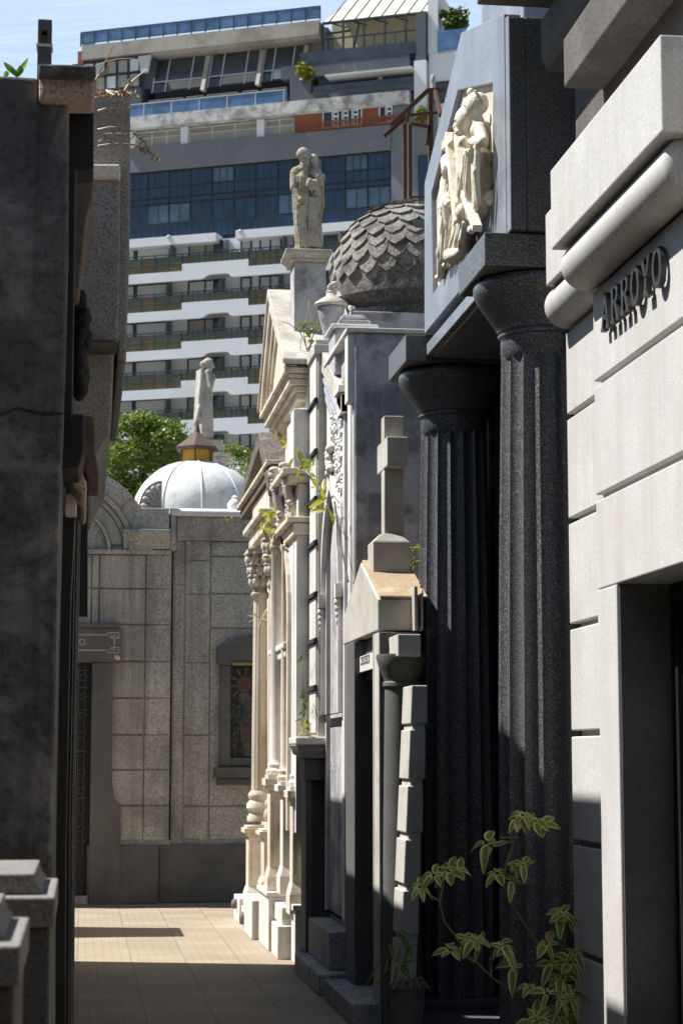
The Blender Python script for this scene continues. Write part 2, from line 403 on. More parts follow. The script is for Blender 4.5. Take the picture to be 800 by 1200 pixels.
        if bevel:
            bv = ob.modifiers.new('edge', 'BEVEL'); bv.width = bevel; bv.segments = 2; bv.limit_method = 'ANGLE'; bv.angle_limit = math.radians(40)
        if sub:
            sb = ob.modifiers.new('sub', 'SUBSURF'); sb.levels = sub; sb.render_levels = sub
        return ob
def world_loc(o):
    v = Vector((0, 0, 0))
    while o is not None: v += Vector(o.location); o = o.parent
    return v
def thing(name, label, cat, loc=(0, 0, 0), group=None):
    o = bpy.data.objects.new(name, None); COL.objects.link(o); o.location = loc; o.empty_display_size = .2
    o['label'] = label; o['category'] = cat
    if group: o['group'] = group
    return o
def tag(o, label, cat, group=None):
    o['label'] = label; o['category'] = cat
    if group: o['group'] = group
    return o
def sculpt(ob, voxel, soft=1, chip=.012):
    r = ob.modifiers.new('clay', 'REMESH'); r.mode = 'VOXEL'; r.voxel_size = voxel; r.use_smooth_shade = True
    s = ob.modifiers.new('soft', 'SMOOTH'); s.factor = .5; s.iterations = soft
    if chip:
        t = bpy.data.textures.new('weathering', 'CLOUDS'); t.noise_scale = chip * 3.2; t.noise_depth = 3
        d = ob.modifiers.new('weathering', 'DISPLACE'); d.texture = t; d.strength = chip; d.mid_level = .5; d.texture_coords = 'LOCAL'
    return ob
def blocks(mb, x0, x1, y0, y1, zs, gap=.014):
    for a, b in zip(zs[:-1], zs[1:]): mb.box(x0, x1, y0, y1, a + gap / 2, b - gap / 2)
    return mb

# ================================================================== SETTING
g = MB().use('earth'); g.quad((-400, -60, -.02), (400, -60, -.02), (400, 900, -.02), (-400, 900, -.02))
o = g.build('ground'); o['kind'] = 'structure'
g = MB().use('alley_tiles'); g.quad((-9, -2, 0), (2.6, -2, 0), (2.6, 22.6, 0), (-9, 22.6, 0))
o = g.build('alley_pavement'); o['kind'] = 'structure'

# ================================================================== ARROYO MAUSOLEUM (near right)
ar = thing('granite_mausoleum', 'pale sunlit granite mausoleum with ARROYO in raised dark letters', 'mausoleum', (2.2, 7.56, 0))
XM, XS = 2.2, 2.272
b = MB().use('pale_granite')
# courses over the whole bay, then the piers beside the doorway
b.box(XM, 2.75, 6.75, 8.372, 3.222, 3.62)
b.box(XM, 2.75, 6.75, 8.372, 2.722, 3.194)
b.box(XM, 2.75, 6.75, 8.372, 2.31, 2.694)
b.box(XM + .03, 2.75, 6.76, 8.36, 2.60, 3.60)
b.box(XM, 2.75, 8.062, 8.372, 0, 2.308); b.box(XM, 2.75, 6.75, 7.05, 0, 2.308)
b.box(XM + .55, 4.5, 6.3, 8.85, 0, 4.5)
for (y0, y1) in ((8.376, 9.16), (5.96, 6.746)):
    zs = [0, .7, 1.2, 1.7, 2.2, 2.7, 3.2, 3.62]
    for a, c in zip(zs[:-1], zs[1:]): b.box(XS, 2.74, y0, y1, a + (.014 if a else 0), c - .014)
    b.box(XS + .05, 2.73, y0 + .004, y1 - .004, 0, 3.6)
wl = b.build('wall', parent=ar, bevel=.006)
b = MB().use('pale_granite')
b.box(2.03, 2.7, 6.72, 8.43, 3.822, 4.185); b.box(2.145, 2.7, 8.434, 9.02, 3.80, 4.15); b.box(2.145, 2.7, 6.12, 6.716, 3.80, 4.15)
b.build('frieze', parent=ar, bevel=.008)
def roll(x, z, r, y0, y1, nm):
    m = MB().use('pale_granite')
    pts = [(x, y0 + r * .35 * (1 - math.cos(a)), z) for a in (0, .6, 1.1, PI / 2)]
    rs = [r * (.62 + .38 * math.sin(a)) for a in (0, .6, 1.1, PI / 2)]
    pts += [(x, y1 - r * .35 * (1 - math.cos(a)), z) for a in (PI / 2, 1.1, .6, 0)]
    rs += [r * (.62 + .38 * math.sin(a)) for a in (PI / 2, 1.1, .6, 0)]
    m.tube(pts, rs, 28); return m.build(nm, parent=ar, smooth=50)
roll(2.165, 3.735, .108, 6.78, 8.40, 'roll_moulding')
roll(2.262, 3.725, .104, 8.42, 9.15, 'roll_moulding')
roll(2.262, 3.725, .104, 6.2, 6.7, 'roll_moulding')
b = MB().use('brown_granite_dark')  # brown mouldings darkened in colour to stand in for their shade
b.box(2.28, 3.2, 6.2, 8.95, 4.18, 4.9)
b.box(2.10, 3.2, 6.6, 8.44, 4.57, 4.80)
b.prism([(2.16, 4.845), (2.13, 4.90), (2.13, 5.1), (2.4, 5.1), (2.4, 4.845)], 'y', 6.15, 9.0)
b.box(1.86, 3.2, 6.0, 9.2, 5.24, 5.5); b.box(2.2, 3.2, 6.2, 9, 5.1, 5.24)
b.build('cornice', parent=ar, bevel=.01)
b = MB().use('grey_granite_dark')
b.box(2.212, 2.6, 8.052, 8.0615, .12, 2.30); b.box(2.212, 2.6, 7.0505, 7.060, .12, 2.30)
b.build('jamb_shade', parent=ar)  # thin dark sheets added over the reveals, standing in for their shade
# door
b = MB().use('pale_granite'); b.box(2.19, 2.9, 7.06, 8.05, 0, .12); b.build('door_step', parent=ar, bevel=.006)
yj = 8.062
dr = MB().use('dark_metal')
dr.ring([(7.05, 0.12), (8.062, .12), (8.062, 2.31), (7.05, 2.31)], [(7.13, .2), (7.965, .2), (7.965, 2.22), (7.13, 2.22)], 'x', 2.425, 2.49)
dr.ring([(7.135, .205), (7.96, .205), (7.96, 2.215), (7.135, 2.215)], [(7.2, .5), (7.90, .5), (7.90, 1.95), (7.2, 1.95)], 'x', 2.445, 2.48)
dr.box(2.447, 2.478, 7.2, 7.9, .21, .5)
dro = dr.build('door', parent=ar, bevel=.004)
gp = MB().use('glass_door'); gp.box(2.455, 2.465, 7.205, 7.895, .505, 1.945); gp.build('door_glass', parent=dro)
hn = MB().use('brass'); hn.capsule((2.40, 7.26, 1.0), (2.40, 7.26, 1.25), .011); hn.capsule((2.44, 7.26, 1.02), (2.40, 7.26, 1.02), .008); hn.capsule((2.44, 7.26, 1.23), (2.40, 7.26, 1.23), .008)
hn.build('handle', parent=dro, smooth=60)
# raised letters, slab serifs, standing off the stone on pins
def letter(mb, ch, y0, w, z0, hgt, xa, xb):
    """local u runs to the reader's right = -Y"""
    def P2(pts): mb.prism([(y0 - u * w, z0 + v * hgt) for u, v in pts], 'x', xa, xb)
    def arc(cu, cv, ru, rv, t, a0, a1, n=18):
        O = [(cu + ru * math.cos(a0 + (a1 - a0) * k / n), cv + rv * math.sin(a0 + (a1 - a0) * k / n)) for k in range(n + 1)]
        I = [(cu + (ru - t) * math.cos(a0 + (a1 - a0) * k / n), cv + (rv - t * .62) * math.sin(a0 + (a1 - a0) * k / n)) for k in range(n + 1)]
        for k in range(n): P2([O[k], O[k + 1], I[k + 1], I[k]])
    if ch == 'A':
        P2([(.40, 1), (.60, 1), (.24, .1), (.07, .1)]); P2([(.42, .99), (.62, .99), (.95, .1), (.72, .1)])
        P2([(.26, .40), (.72, .40), (.72, .27), (.26, .27)])
        P2([(-.02, .1), (.33, .1), (.33, 0), (-.02, 0)]); P2([(.62, .1), (1.04, .1), (1.04, 0), (.62, 0)])
    elif ch == 'R':
        P2([(.12, .1), (.34, .1), (.34, .9), (.12, .9)]); P2([(0, 0), (.46, 0), (.46, .1), (0, .1)]); P2([(0, .9), (.6, .9), (.6, 1), (0, 1)])
        arc(.56, .74, .36, .26, .2, -PI / 2, PI / 2); P2([(.34, .48), (.6, .48), (.6, .59), (.34, .59)])
        P2([(.46, .5), (.66, .5), (.95, .1), (.70, .1)]); P2([(.66, 0), (1.03, 0), (1.03, .1), (.66, .1)])
    elif ch == 'O':
        arc(.5, .5, .5, .52, .21, 0, 2 * PI, 32)
    elif ch == 'Y':
        P2([(.06, .9), (.30, .9), (.58, .46), (.40, .46)]); P2([(.78, .9), (.95, .9), (.60, .46), (.46, .46)])
        P2([(.39, .1), (.61, .1), (.61, .5), (.39, .5)]); P2([(.24, 0), (.76, 0), (.76, .1), (.24, .1)])
        P2([(-.04, .9), (.40, .9), (.40, 1), (-.04, 1)]); P2([(.66, .9), (1.04, .9), (1.04, 1), (.66, 1)])
yA, yO = 8.115, 7.195; pitch = (yA - yO) / 6 * 1.005
for i, ch in enumerate('ARROYO'):
    lt = MB().use('bronze')
    y0 = yA - i * pitch
    letter(lt, ch, y0, pitch * .80, 3.388, .158, 2.166, 2.190)
    lt.box(2.18, 2.2005, y0 - pitch * .46, y0 - pitch * .36, 3.44, 3.455)
    lt.build('letter', parent=ar)

# ================================================================== BLACK GRANITE MAUSOLEUM
bm_ = thing('black_granite_mausoleum', 'black granite mausoleum with fluted columns and carved relief in its gable', 'mausoleum', (2.3, 10.9, 0))
def fluted(R0, R1, n, dep):
    return lambda a, z: 1 - dep * math.sin(PI * ((a * n / (2 * PI)) % 1)) ** .8
def doric(cx, cy):
    m = MB().use('black_granite')
    prof = [(.246, .16), (.245, .8), (.239, 1.6), (.229, 2.4), (.217, 3.1), (.206, 3.61)]
    m.lathe(prof, cx, cy, 16 * 10, a0=.1, mod=lambda a, z: 1 - .10 * math.sin(PI * (((a - .1) * 16 / (2 * PI)) % 1)) ** .75)
    c = m.build('column', parent=bm_, smooth=28)
    m = MB().use('black_granite')
    m.lathe([(.180, 3.57), (.208, 3.612), (.208, 3.70), (.222, 3.706), (.222, 3.717), (.214, 3.723), (.214, 3.729), (.228, 3.736), (.228, 3.746), (.240, 3.765), (.275, 3.815), (.312, 3.87), (.336, 3.91),
             (.346, 3.94), (.345, 3.965), (.332, 3.986), (.30, 3.993), (.2, 3.994)], cx, cy, 48)
    k = m.build('capital', parent=c, smooth=40)
    m = MB().use('black_granite'); m.box(cx - .36, cx + .36, cy - .345, cy + .345, 3.996, 4.162); m.build('abacus', parent=c, bevel=.006)
    m = MB().use('black_granite'); m.box(cx - .29, cx + .3, cy - .28, cy + .28, .10, .16); m.build('plinth', parent=c, bevel=.006)
doric(2.292, 9.755); doric(2.292, 12.18)
b = MB().use('black_granite'); b.box(1.93, 3.6, 9.2, 12.55, 0, .10); b.build('step', parent=bm_, bevel=.01)
b = MB().use('shaded_black'); b.box(2.92, 3.6, 9.3, 12.5, .1, 4.17); b.box(2.52, 2.92, 12.02, 12.5, .1, 4.165); b.box(2.6, 2.92, 9.3, 9.75, .1, 4.165)
b.build('wall', parent=bm_, bevel=.006)
b = MB().use('blue_granite')
b.box(2.10, 2.95, 9.72, 12.1, 4.02, 4.11); b.box(2.06, 2.9, 10.05, 11.84, 4.03, 4.105)
b.build('architrave', parent=bm_, bevel=.005)
XB = 2.05
FB, FS, PK, NT, NB = yz(497, 391, XB), yz(497, 215, XB), yz(540, 38, XB), yz(600, 8, XB), yz(597, 272, XB)
fb, fs, pk, ntp, nb = yz(507, 344, XB), yz(505, 227, XB), yz(536, 106, XB), yz(577, 97, XB), yz(577, 236, XB)
NTi, NBi = yz(590, 13, XB), yz(590, 280, XB)
zb = 4.168
b = MB().use('blue_granite')
b.ring([(FB[0], zb), FS, PK, (NTi[0], NT[1] + .04), (NTi[0], zb)], [fb, fs, pk, ntp, nb], 'x', XB, XB + .085)
b.prism([(NB[0], zb), (NB[0] + .085, zb), (NB[0] + .085, NT[1] + .02), (NB[0], NT[1])], 'x', XB + .004, XB + .014)
b.build('gable_frame', parent=bm_, bevel=.006)
b = MB().use('black_granite')
b.prism([(FB[0] - .003, zb + .002), (FS[0] - .003, FS[1] - .003), (PK[0], PK[1] - .004), (NB[0] + .002, NT[1] - .004), (NB[0] + .002, zb + .002)], 'x', XB + .091, 3.3)
b.prism([(NB[0] + .001, zb + .003), (NB[0] + .084, zb + .003), (NB[0] + .084, NT[1] + .01), (NB[0] + .001, NT[1] - .006)], 'x', XB + .015, XB + .0895)
b.build('gable_block', parent=bm_, bevel=.006)
b = MB().use('blue_granite'); b.box(2.25, 2.95, 9.9, 11.0, 5.3, 6.3); b.build('crowning_block', parent=bm_, bevel=.01)
# the carved relief: figures built of limbs that grow out of the panel
rp = MB().use('relief_ground'); XR = XB + .030
rp.prism([(p[0], p[1]) for p in (fb, fs, pk, ntp, nb)], 'x', XR, XR + .04)
rpo = rp.build('relief_panel', parent=bm_)
def RP(px, py, d): return U(px, py, X=XR - d)
def limb(mb, a, c, da, dc, ra, rc): mb.capsule(RP(*a, da * .9), RP(*c, dc * .9), ra * .9, rc * .9, 12)
def folds(mb, a, c, da, dc, wd, n, r, seed):
    """drapery ridges running between two points, spread along the wall"""
    rr = random.Random(seed)
    A, C_ = RP(*a, da), RP(*c, dc)
    for k in range(n):
        t = (k / (n - 1) - .5)
        o1 = Vector((rr.uniform(-.012, .008), t * wd * .7, rr.uniform(-.02, .02))); o2 = Vector((rr.uniform(-.02, .006), t * wd * 1.25 + rr.uniform(-.02, .02), rr.uniform(-.03, .02)))
        md = (A + C_) / 2 + (o1 + o2) / 2 + Vector((rr.uniform(-.015, .005), rr.uniform(-.02, .02), 0))
        mb.tube([A + o1, md, C_ + o2], [r * .7, r, r * .8], 7)
f = MB().use('relief_stone')
# standing woman behind and the man whose shoulders she holds
def rhead(px, py, d, r, look=(0, 1)):
    c = RP(px, py, d); f.ball(c, r * .95, r * 1.0, r * 1.22)
    f.ball(c + Vector((.02, .01, .016)), r * .98, r * 1.02, r * 1.02)        # hair
    fd = Vector((-.80, .30 * look[1], -.30)).normalized()
    sd = fd.cross(Vector((0, 0, 1))).normalized()
    f.capsule(c + fd * r * .92 + Vector((0, 0, r * .2)), c + fd * r * 1.08 - Vector((0, 0, r * .22)), r * .10, r * .15)       # nose
    for s_ in (-1, 1): f.ball(c + fd * r * .80 + sd * s_ * r * .34 + Vector((0, 0, r * .26)), r * .24, r * .24, r * .09)   # brow
    f.ball(c + fd * r * .85 - Vector((0, 0, r * .55)), r * .28, r * .28, r * .1); f.ball(c + fd * r * .62 - Vector((0, 0, r * .85)), r * .38, r * .38, r * .3)  # lips, chin
    for k in range(9): f.capsule(c - fd * r * .2 + sd * r * (k - 4) * .22 + Vector((0, 0, r * 1.0)), c - fd * r * .95 + sd * r * (k - 4) * .2 - Vector((0, 0, r * .3)), r * .12, r * .12)
    f.capsule(c + Vector((.005, 0, -r * .8)), c + Vector((.02, 0, -r * 1.9)), r * .52, r * .7)
rhead(556, 124, .11, .058); f.ball(RP(551, 108, .10), .02, .03, .022)
rhead(545, 141, .15, .060)
limb(f, (560, 155), (556, 205), .06, .07, .085, .075)
limb(f, (556, 200), (557, 248), .06, .05, .085, .095)
limb(f, (547, 163), (548, 205), .09, .09, .082, .07)
limb(f, (548, 205), (548, 255), .08, .06, .075, .085)
limb(f, (562, 151), (565, 166), .10, .11, .040, .034); limb(f, (565, 166), (545, 166), .11, .15, .032, .024); f.ball(RP(561.5, 153, .09), .05, .06, .045)   # arm across the chest
f.ball(RP(542, 166, .18), .026, .035, .03)
for k in range(4): limb(f, (541, 163 + 2 * k), (537, 164 + 2.4 * k), .185, .19, .009, .007)
limb(f, (541, 160), (537, 185), .11, .12, .035, .03)
folds(f, (556, 170), (557, 248), .12, .10, .22, 7, .020, 3); folds(f, (548, 180), (547, 258), .14, .10, .20, 7, .018, 4)
folds(f, (566, 180), (565, 240), .05, .04, .12, 5, .02, 9)
# the cross beams
f.beam(RP(530, 158, .10), RP(541, 262, .10), .09, .05); f.beam(RP(523, 172, .11), RP(536, 160, .11), .06, .05)
f.beam(RP(543, 222, .12), RP(559, 268, .12), .05, .04)
# kneeling figure and the one who supports from below
rhead(527, 197, .12, .050, (0, -1)); limb(f, (526, 190), (531, 208), .1, .08, .058, .06)
limb(f, (529, 214), (527, 246), .08, .09, .075, .07); limb(f, (522, 232), (517, 243), .12, .13, .032, .026); limb(f, (517, 243), (526, 238), .13, .15, .026, .022)
limb(f, (528, 236), (530, 262), .12, .10, .06, .055); limb(f, (530, 262), (521, 296), .08, .07, .05, .06)
folds(f, (527, 220), (523, 300), .12, .07, .20, 8, .017, 5); folds(f, (532, 240), (530, 300), .10, .08, .18, 7, .016, 6)
limb(f, (544, 240), (541, 284), .09, .08, .07, .07); rhead(541, 249, .13, .040)
limb(f, (545, 260), (552, 270), .11, .10, .03, .024); folds(f, (541, 262), (536, 306), .12, .08, .26, 8, .018, 7)
limb(f, (528, 300), (538, 296), .12, .12, .05, .03); limb(f, (520, 300), (517, 322), .05, .05, .05, .03)
# rocky ground along the lower edge
rr = random.Random(8)
for k in range(5, 46):
    t = k / 45; px = 509 + (576 - 509) * t; py = 336 + (236 - 336) * t
    f.ball(RP(px + rr.uniform(-1, 1), py + rr.uniform(-9, 1), rr.uniform(.0, .035)), rr.uniform(.02, .045), rr.uniform(.04, .08), rr.uniform(.02, .04), 8, 6)
for k in range(14): f.ball(RP(rr.uniform(568, 574), rr.uniform(180, 240), .02), .03, .05, .04, 8, 6)
sculpt(f.build('relief_figures', parent=rpo, smooth=180), .0052, 1, .003)

# ================================================================== TOMB WITH THE STONE CROSS
ct_ = thing('cross_tomb', 'small granite tomb with gabled hood and square stone cross', 'tomb', (2.0, 12.6, 0))
XC = 1.78
hp = [yz(402, 753, XC), yz(402, 720, XC), yz(422, 660, XC), yz(442.5, 706, XC), yz(442.5, 742, XC)]
hb, hz = hp[4][0], hp[0][0]
zc = (hp[1][1] + hp[3][1]) / 2; zbt = (hp[0][1] + hp[4][1]) / 2; ap = (hp[2][0], hp[2][1])
XH = 2.04
b = MB().use('tomb_granite')
b.prism([(hb, zbt), (hb, zc), ap, (hz, zc), (hz, zbt)], 'x', XC, XH)
hood = b.build('hood', parent=ct_, bevel=.008)
b = MB().use('roof_slab')
def off(p, d): return (p[0], p[1] + d)
b.prism([(hb - .005, zc + .004), (hb - .005, zc + .022), (ap[0], ap[1] + .022), (ap[0], ap[1] + .004)], 'x', XC + .012, XH + .05)
b.prism([(hz + .005, zc + .004), (hz + .005, zc + .022), (ap[0] + .001, ap[1] + .022), (ap[0] + .001, ap[1] + .004)], 'x', XC + .012, XH + .05)
b.build('roof_slabs', parent=ct_, bevel=.006)
# plinth and cross
yp = 12.5
px0, px1 = ux(437, 650, yp), ux(480.5, 650, yp); pz0, pz1 = zY(437, 671, yp), zY(437, 634, yp)
yp2 = yp + .24
b = MB().use('tomb_granite')
b.box(px0, px1, yp, yp2, pz0 - .18, pz1)
b.taper(px0 + .003, px1 - .003, yp + .003, yp2 - .003, pz1, px0 + .06, px1 - .06, yp + .05, yp2 - .05, pz1 + .055)
plo = b.build('cross_plinth', parent=ct_, bevel=.006)
ys = yp + .06
sx0, sx1 = ux(450, 560, ys), ux(473.2, 560, ys); zt = zY(450, 487, ys); z0a, z1a = zY(450, 549, ys), zY(450, 516, ys)
b = MB().use('tomb_granite')
b.box(sx0, sx1, ys, ys + .13, pz1 + .05, z0a); b.box(sx0, sx1, ys, ys + .13, z1a, zt)
b.box(sx0 - .004, sx1 + .004, ys - .15, ys + .28, z0a - .004, z1a + .002)
b.build('cross', parent=plo, bevel=.006)
# portal: lit pilaster, door jambs, lintel, dark column with its capital
yP = 11.97
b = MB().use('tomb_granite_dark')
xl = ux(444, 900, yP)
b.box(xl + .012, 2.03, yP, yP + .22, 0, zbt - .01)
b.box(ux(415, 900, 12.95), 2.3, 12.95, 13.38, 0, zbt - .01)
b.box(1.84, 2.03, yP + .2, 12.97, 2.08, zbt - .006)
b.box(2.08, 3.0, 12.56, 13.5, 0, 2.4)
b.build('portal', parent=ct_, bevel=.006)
b = MB().use('tomb_granite'); b.box(xl, xl + .01, yP - .004, yP + .205, 0.0, zbt - .012); b.box(xl + .002, xl + .02, yP + .24, yP + .27, 0, zbt - .012)
b.build('pilaster', parent=ct_)  # pale sheets painting the sunlit faces of the dark jamb
b = MB().use('tomb_granite'); b.box(1.795, 1.81, 12.985, 13.06, 0, 2.05); b.box(1.805, 1.818, 13.12, 13.16, 0, 2.05); b.box(1.79, 1.83, 13.06, 13.36, 1.95, 2.24)
b.build('pilaster', parent=ct_, bevel=.004)  # sunlit edges of the far jamb painted as pale strips
b = MB().use('door_wood'); b.box(2.0, 2.03, 12.20, 12.94, .1, 2.079); b.build('door', parent=ct_)
pq = MB().use('plaque')
ya_, yb_ = uy(437, 775, XC + .02), uy(421, 775, XC + .02); za_, zb_ = zX(429, 786, XC + .02), zX(429, 767, XC + .02)
pq.box(XC + .02, XC + .04, ya_ - .02, yb_, za_, zb_)
pqo = pq.build('name_plaque', parent=ct_, bevel=.003)
q = MB().use('ink')
for i, ch in enumerate('COEUR'):        # the half-hidden word reads only as a row of strokes
    yy = yb_ - .07 - i * .085; zz = (za_ + zb_) / 2 + .02
    q.box(XC + .0165, XC + .0195, yy - .055, yy - .04, zz - .025, zz + .025); q.box(XC + .0165, XC + .0195, yy - .04, yy, zz + .016, zz + .025); q.box(XC + .0165, XC + .0195, yy - .04, yy, zz - .025, zz - .016)
    if i % 2: q.box(XC + .0165, XC + .0195, yy - .04, yy - .01, zz - .004, zz + .005)
q.build('inscription', parent=pqo)
# squat dark column in front of the jamb and its block capital
b = MB().use('tomb_granite_dark')
cxp, cyp = ux(463, 900, 11.86) + .005, 11.84
b.lathe([(.115, .0), (.112, 1.0), (.104, 1.7), (.10, 2.0), (.112, 2.01), (.112, 2.03), (.102, 2.04), (.108, 2.06), (.135, 2.12), (.152, 2.18), (.150, 2.2)], cxp + .03, cyp, 36)
cl = b.build('column', parent=ct_, smooth=40)
yk = 11.62
b = MB().use('tomb_granite'); b.box(ux(466, 755, yk), ux(493, 755, yk), yk, yk + .44, zY(466, 769, yk), zY(466, 743, yk)); b.build('capital', parent=cl, bevel=.006)
b = MB().use('tomb_granite'); b.box(ux(482, 720, 12.0), ux(486, 720, 12.0), 11.9, 12.25, 2.35, 2.62); b.box(ux(490, 720, 12.02), ux(492, 720, 12.02), 11.9, 12.0, 2.35, 2.6)
b.build('parapet', parent=ct_, bevel=.004)
# battered rusticated pier
b = MB().use('tomb_granite')
yq0, yq1 = 11.30, 11.62
zs_px = [805, 848, 855, 913, 921, 976, 984, 1036, 1044, 1096, 1104, 1175]
def pierx(px_at_800, px_at_1060, py, yq): return ux(px_at_800 + (px_at_1060 - px_at_800) * (py - 800) / 260, py, yq)
for (pa, pb) in ((1175, 1104), (1096, 1044), (1036, 984), (976, 921), (913, 855), (848, 803)):
    za2, zb2 = zY(475, pa, yq0), zY(475, pb, yq0)
    xa, xb = pierx(482.5, 471.5, pa, yq0), pierx(482.5, 471.5, pb, yq0)
    b.taper(xa, xa + .10, yq0, yq1, max(za2, 0), xb, xb + .09, yq0, yq1, zb2)
za2, zb2 = 0, zY(475, 803, yq0)
b.taper(pierx(482.5, 471.5, 1175, yq0) + .012, pierx(482.5, 471.5, 1175, yq0) + .09, yq0 + .01, yq1 - .01, 0, pierx(482.5, 471.5, 803, yq0) + .012, pierx(482.5, 471.5, 803, yq0) + .085, yq0 + .01, yq1 - .01, zb2 - .01)
b.build('pier', parent=ct_, bevel=.006)
b = MB().use('grey_granite'); b.box(1.62, 2.3, 12.0, 13.35, 0, .13); b.build('step', parent=ct_, bevel=.01)

# ================================================================== STUCCO TOMB WITH POINTED ARCH
XSF = 1.835; YN = 13.6
st_ = thing('stucco_tomb', 'tall mottled grey stucco tomb with white pointed arch front and broken cross stump', 'tomb', (2.3, 14.3, 0))
xn = ux(416, 600, YN); ztop = zY(412, 390, YN)
b = MB().use('stucco')
b.box(xn, 3.6, YN, 15.0, 0, ztop)
b.build('wall', parent=st_, bevel=.01)
b = MB().use('white_marble')
b.box(ux(410.5, 600, 13.78), 2.2, 13.78, 13.95, 0, ztop - .012); b.box(ux(414.2, 600, YN + .01), xn + .004, YN + .01, YN + .03, 0, ztop - .05)
b.box(ux(407, 400, YN + .02), ux(416, 400, YN + .02), YN + .02, 13.77, zY(410, 470, YN), ztop)
b.box(ux(405, 390, YN) , 3.6, YN - .03, 14.9, ztop + .004, ztop + .035)
b.build('corner_pilaster', parent=st_, bevel=.006)
yS0, yS1 = 13.97, 15.06
b = MB().use('shaded_marble'); b.box(XSF + .008, 2.2, yS0, 14.12, 0, zX(400, 452, XSF)); b.box(XSF + .03, 2.1, 13.80, yS0 - .003, 3.9, zX(400, 448, XSF)); b.build('pilaster', parent=st_, bevel=.004)
# front plane with the pointed opening
za = lambda py, px=392: zX(px, py, XSF)
zsp, zap = za(690), za(572); yj0, yj1 = uy(400.5, 700, XSF), uy(381, 700, XSF); ym = (yj0 + yj1) / 2 + .02
def ogive(y0, y1, zs, zt, n=10):
    ymid = (y0 + y1) / 2; hw = (y1 - y0) / 2; H = zt - zs
    R = (hw * hw + H * H) / (2 * hw); L = []
    for k in range(n + 1):
        a = math.asin(min(1, H / R)) * k / n; L.append((y0 + R - R * math.cos(a), zs + R * math.sin(a)))
    Rr = [(2 * ymid - y, z) for y, z in L[:-1]][::-1]
    return L + Rr
op = [(yj0, 0.45)] + ogive(yj0, yj1, zsp, zap) + [(yj1, 0.45)]
ztf = za(478)
b = MB().use('white_marble')
NO = len(op)
outer = []
for (y, z) in op:
    if z <= zsp + .001: outer.append((yS0 + .02 if y < ym else yS1, z))
    else:
        outer.append((yS0 + .02 if y < ym - .01 else yS1 if y > ym + .01 else ym, min(z + .1, ztf) if abs(y - ym) > .02 else ztf))
b.ring(outer, op, 'x', XSF, XSF + .16)
b.prism([(yS0 + .02, max(o[1] for o in outer if o[0] < ym - .01)), (ym, ztf), (yS1, max(o[1] for o in outer if o[0] > ym + .01)), (yS1, ztf + .25), (yS0 + .02, ztf + .05)], 'x', XSF + .004, XSF + .16)
b.build('arch_front', parent=st_, bevel=.004)
b = MB().use('white_marble')
io = [(yj0 - .045, 1.9)] + ogive(yj0 - .045, yj1 + .045, zsp, zap + .14) + [(yj1 + .045, 1.9)]
ii = [(yj0, 1.9)] + ogive(yj0, yj1, zsp, zap) + [(yj1, 1.9)]
b.ring(io, ii, 'x', XSF - .035, XSF + .01)
for yy in (yj0 - .02, yj1 + .02):
    b.box(XSF - .055, XSF + .03, yy - .045, yy + .045, zsp - .10, zsp + .0)
    for k in range(4): b.ball((XSF - .03, yy, zsp - .13 - .045 * k), .03 - .004 * k, .036 - .006 * k, .034, 8, 6)
b.build('hood_moulding', parent=st_, smooth=40)
b = MB().use('shaded_marble')
b.box(XSF + .17, XSF + .24, yj0 - .1, yS1, .4, zap + .05)
b.box(XSF + .05, XSF + .168, yj1 - .055, yj1 - .02, .5, zsp + .1); b.box(XSF + .10, XSF + .168, yj1 - .10, yj1 - .06, .5, zsp + .05)
b.box(XSF + .004, XSF + .168, yj1 - .018, yj1 - .002, .5, zsp)
for zc_ in (.75, .62): b.box(XSF + .03, XSF + .168, yj1 - .12, yj1 - .01, zc_, zc_ + .05)
b.build('niche', parent=st_, bevel=.004)
# carved floral strip above the arch
b = MB().use('white_marble')
rr = random.Random(5)
yc0, yc1 = uy(401, 520, XSF), uy(388, 520, XSF)
for k in range(230):
    z = rr.uniform(za(585), za(482)); y = rr.uniform(yc0, yc1)
    if k % 3 == 0:
        b.ball((XSF + .002, y, z), .018, .035, .018, 8, 6, (rr.uniform(-1, 1), 0, 0))
    else:
        a = rr.uniform(0, 2 * PI); r = rr.uniform(.012, .032)
        b.tube([(XSF - .001, y + r * math.cos(a + t), z + r * math.sin(a + t)) for t in (0, .8, 1.6, 2.4)], .008, 6)
for k in range(7):     # finial leaf bunch on the point of the arch
    b.ball((XSF - .03, ym + rr.uniform(-.06, .06), zap + .12 + k * .03), .035, .06 - .004 * k, .035, 8, 6)
b.build('carved_band', parent=st_, smooth=60)
b = MB().use('white_marble')
b.box(XSF - .03, XSF + .1, yS0 - .02, yS0 + .2, za(500), za(478)); b.box(XSF - .05, XSF + .12, yS0 - .04, yS0 + .22, za(476), za(468)); b.box(XSF - .02, XSF + .1, yS0, yS0 + .18, za(466), za(462))
b.build('bracket_capital', parent=st_, bevel=.005)
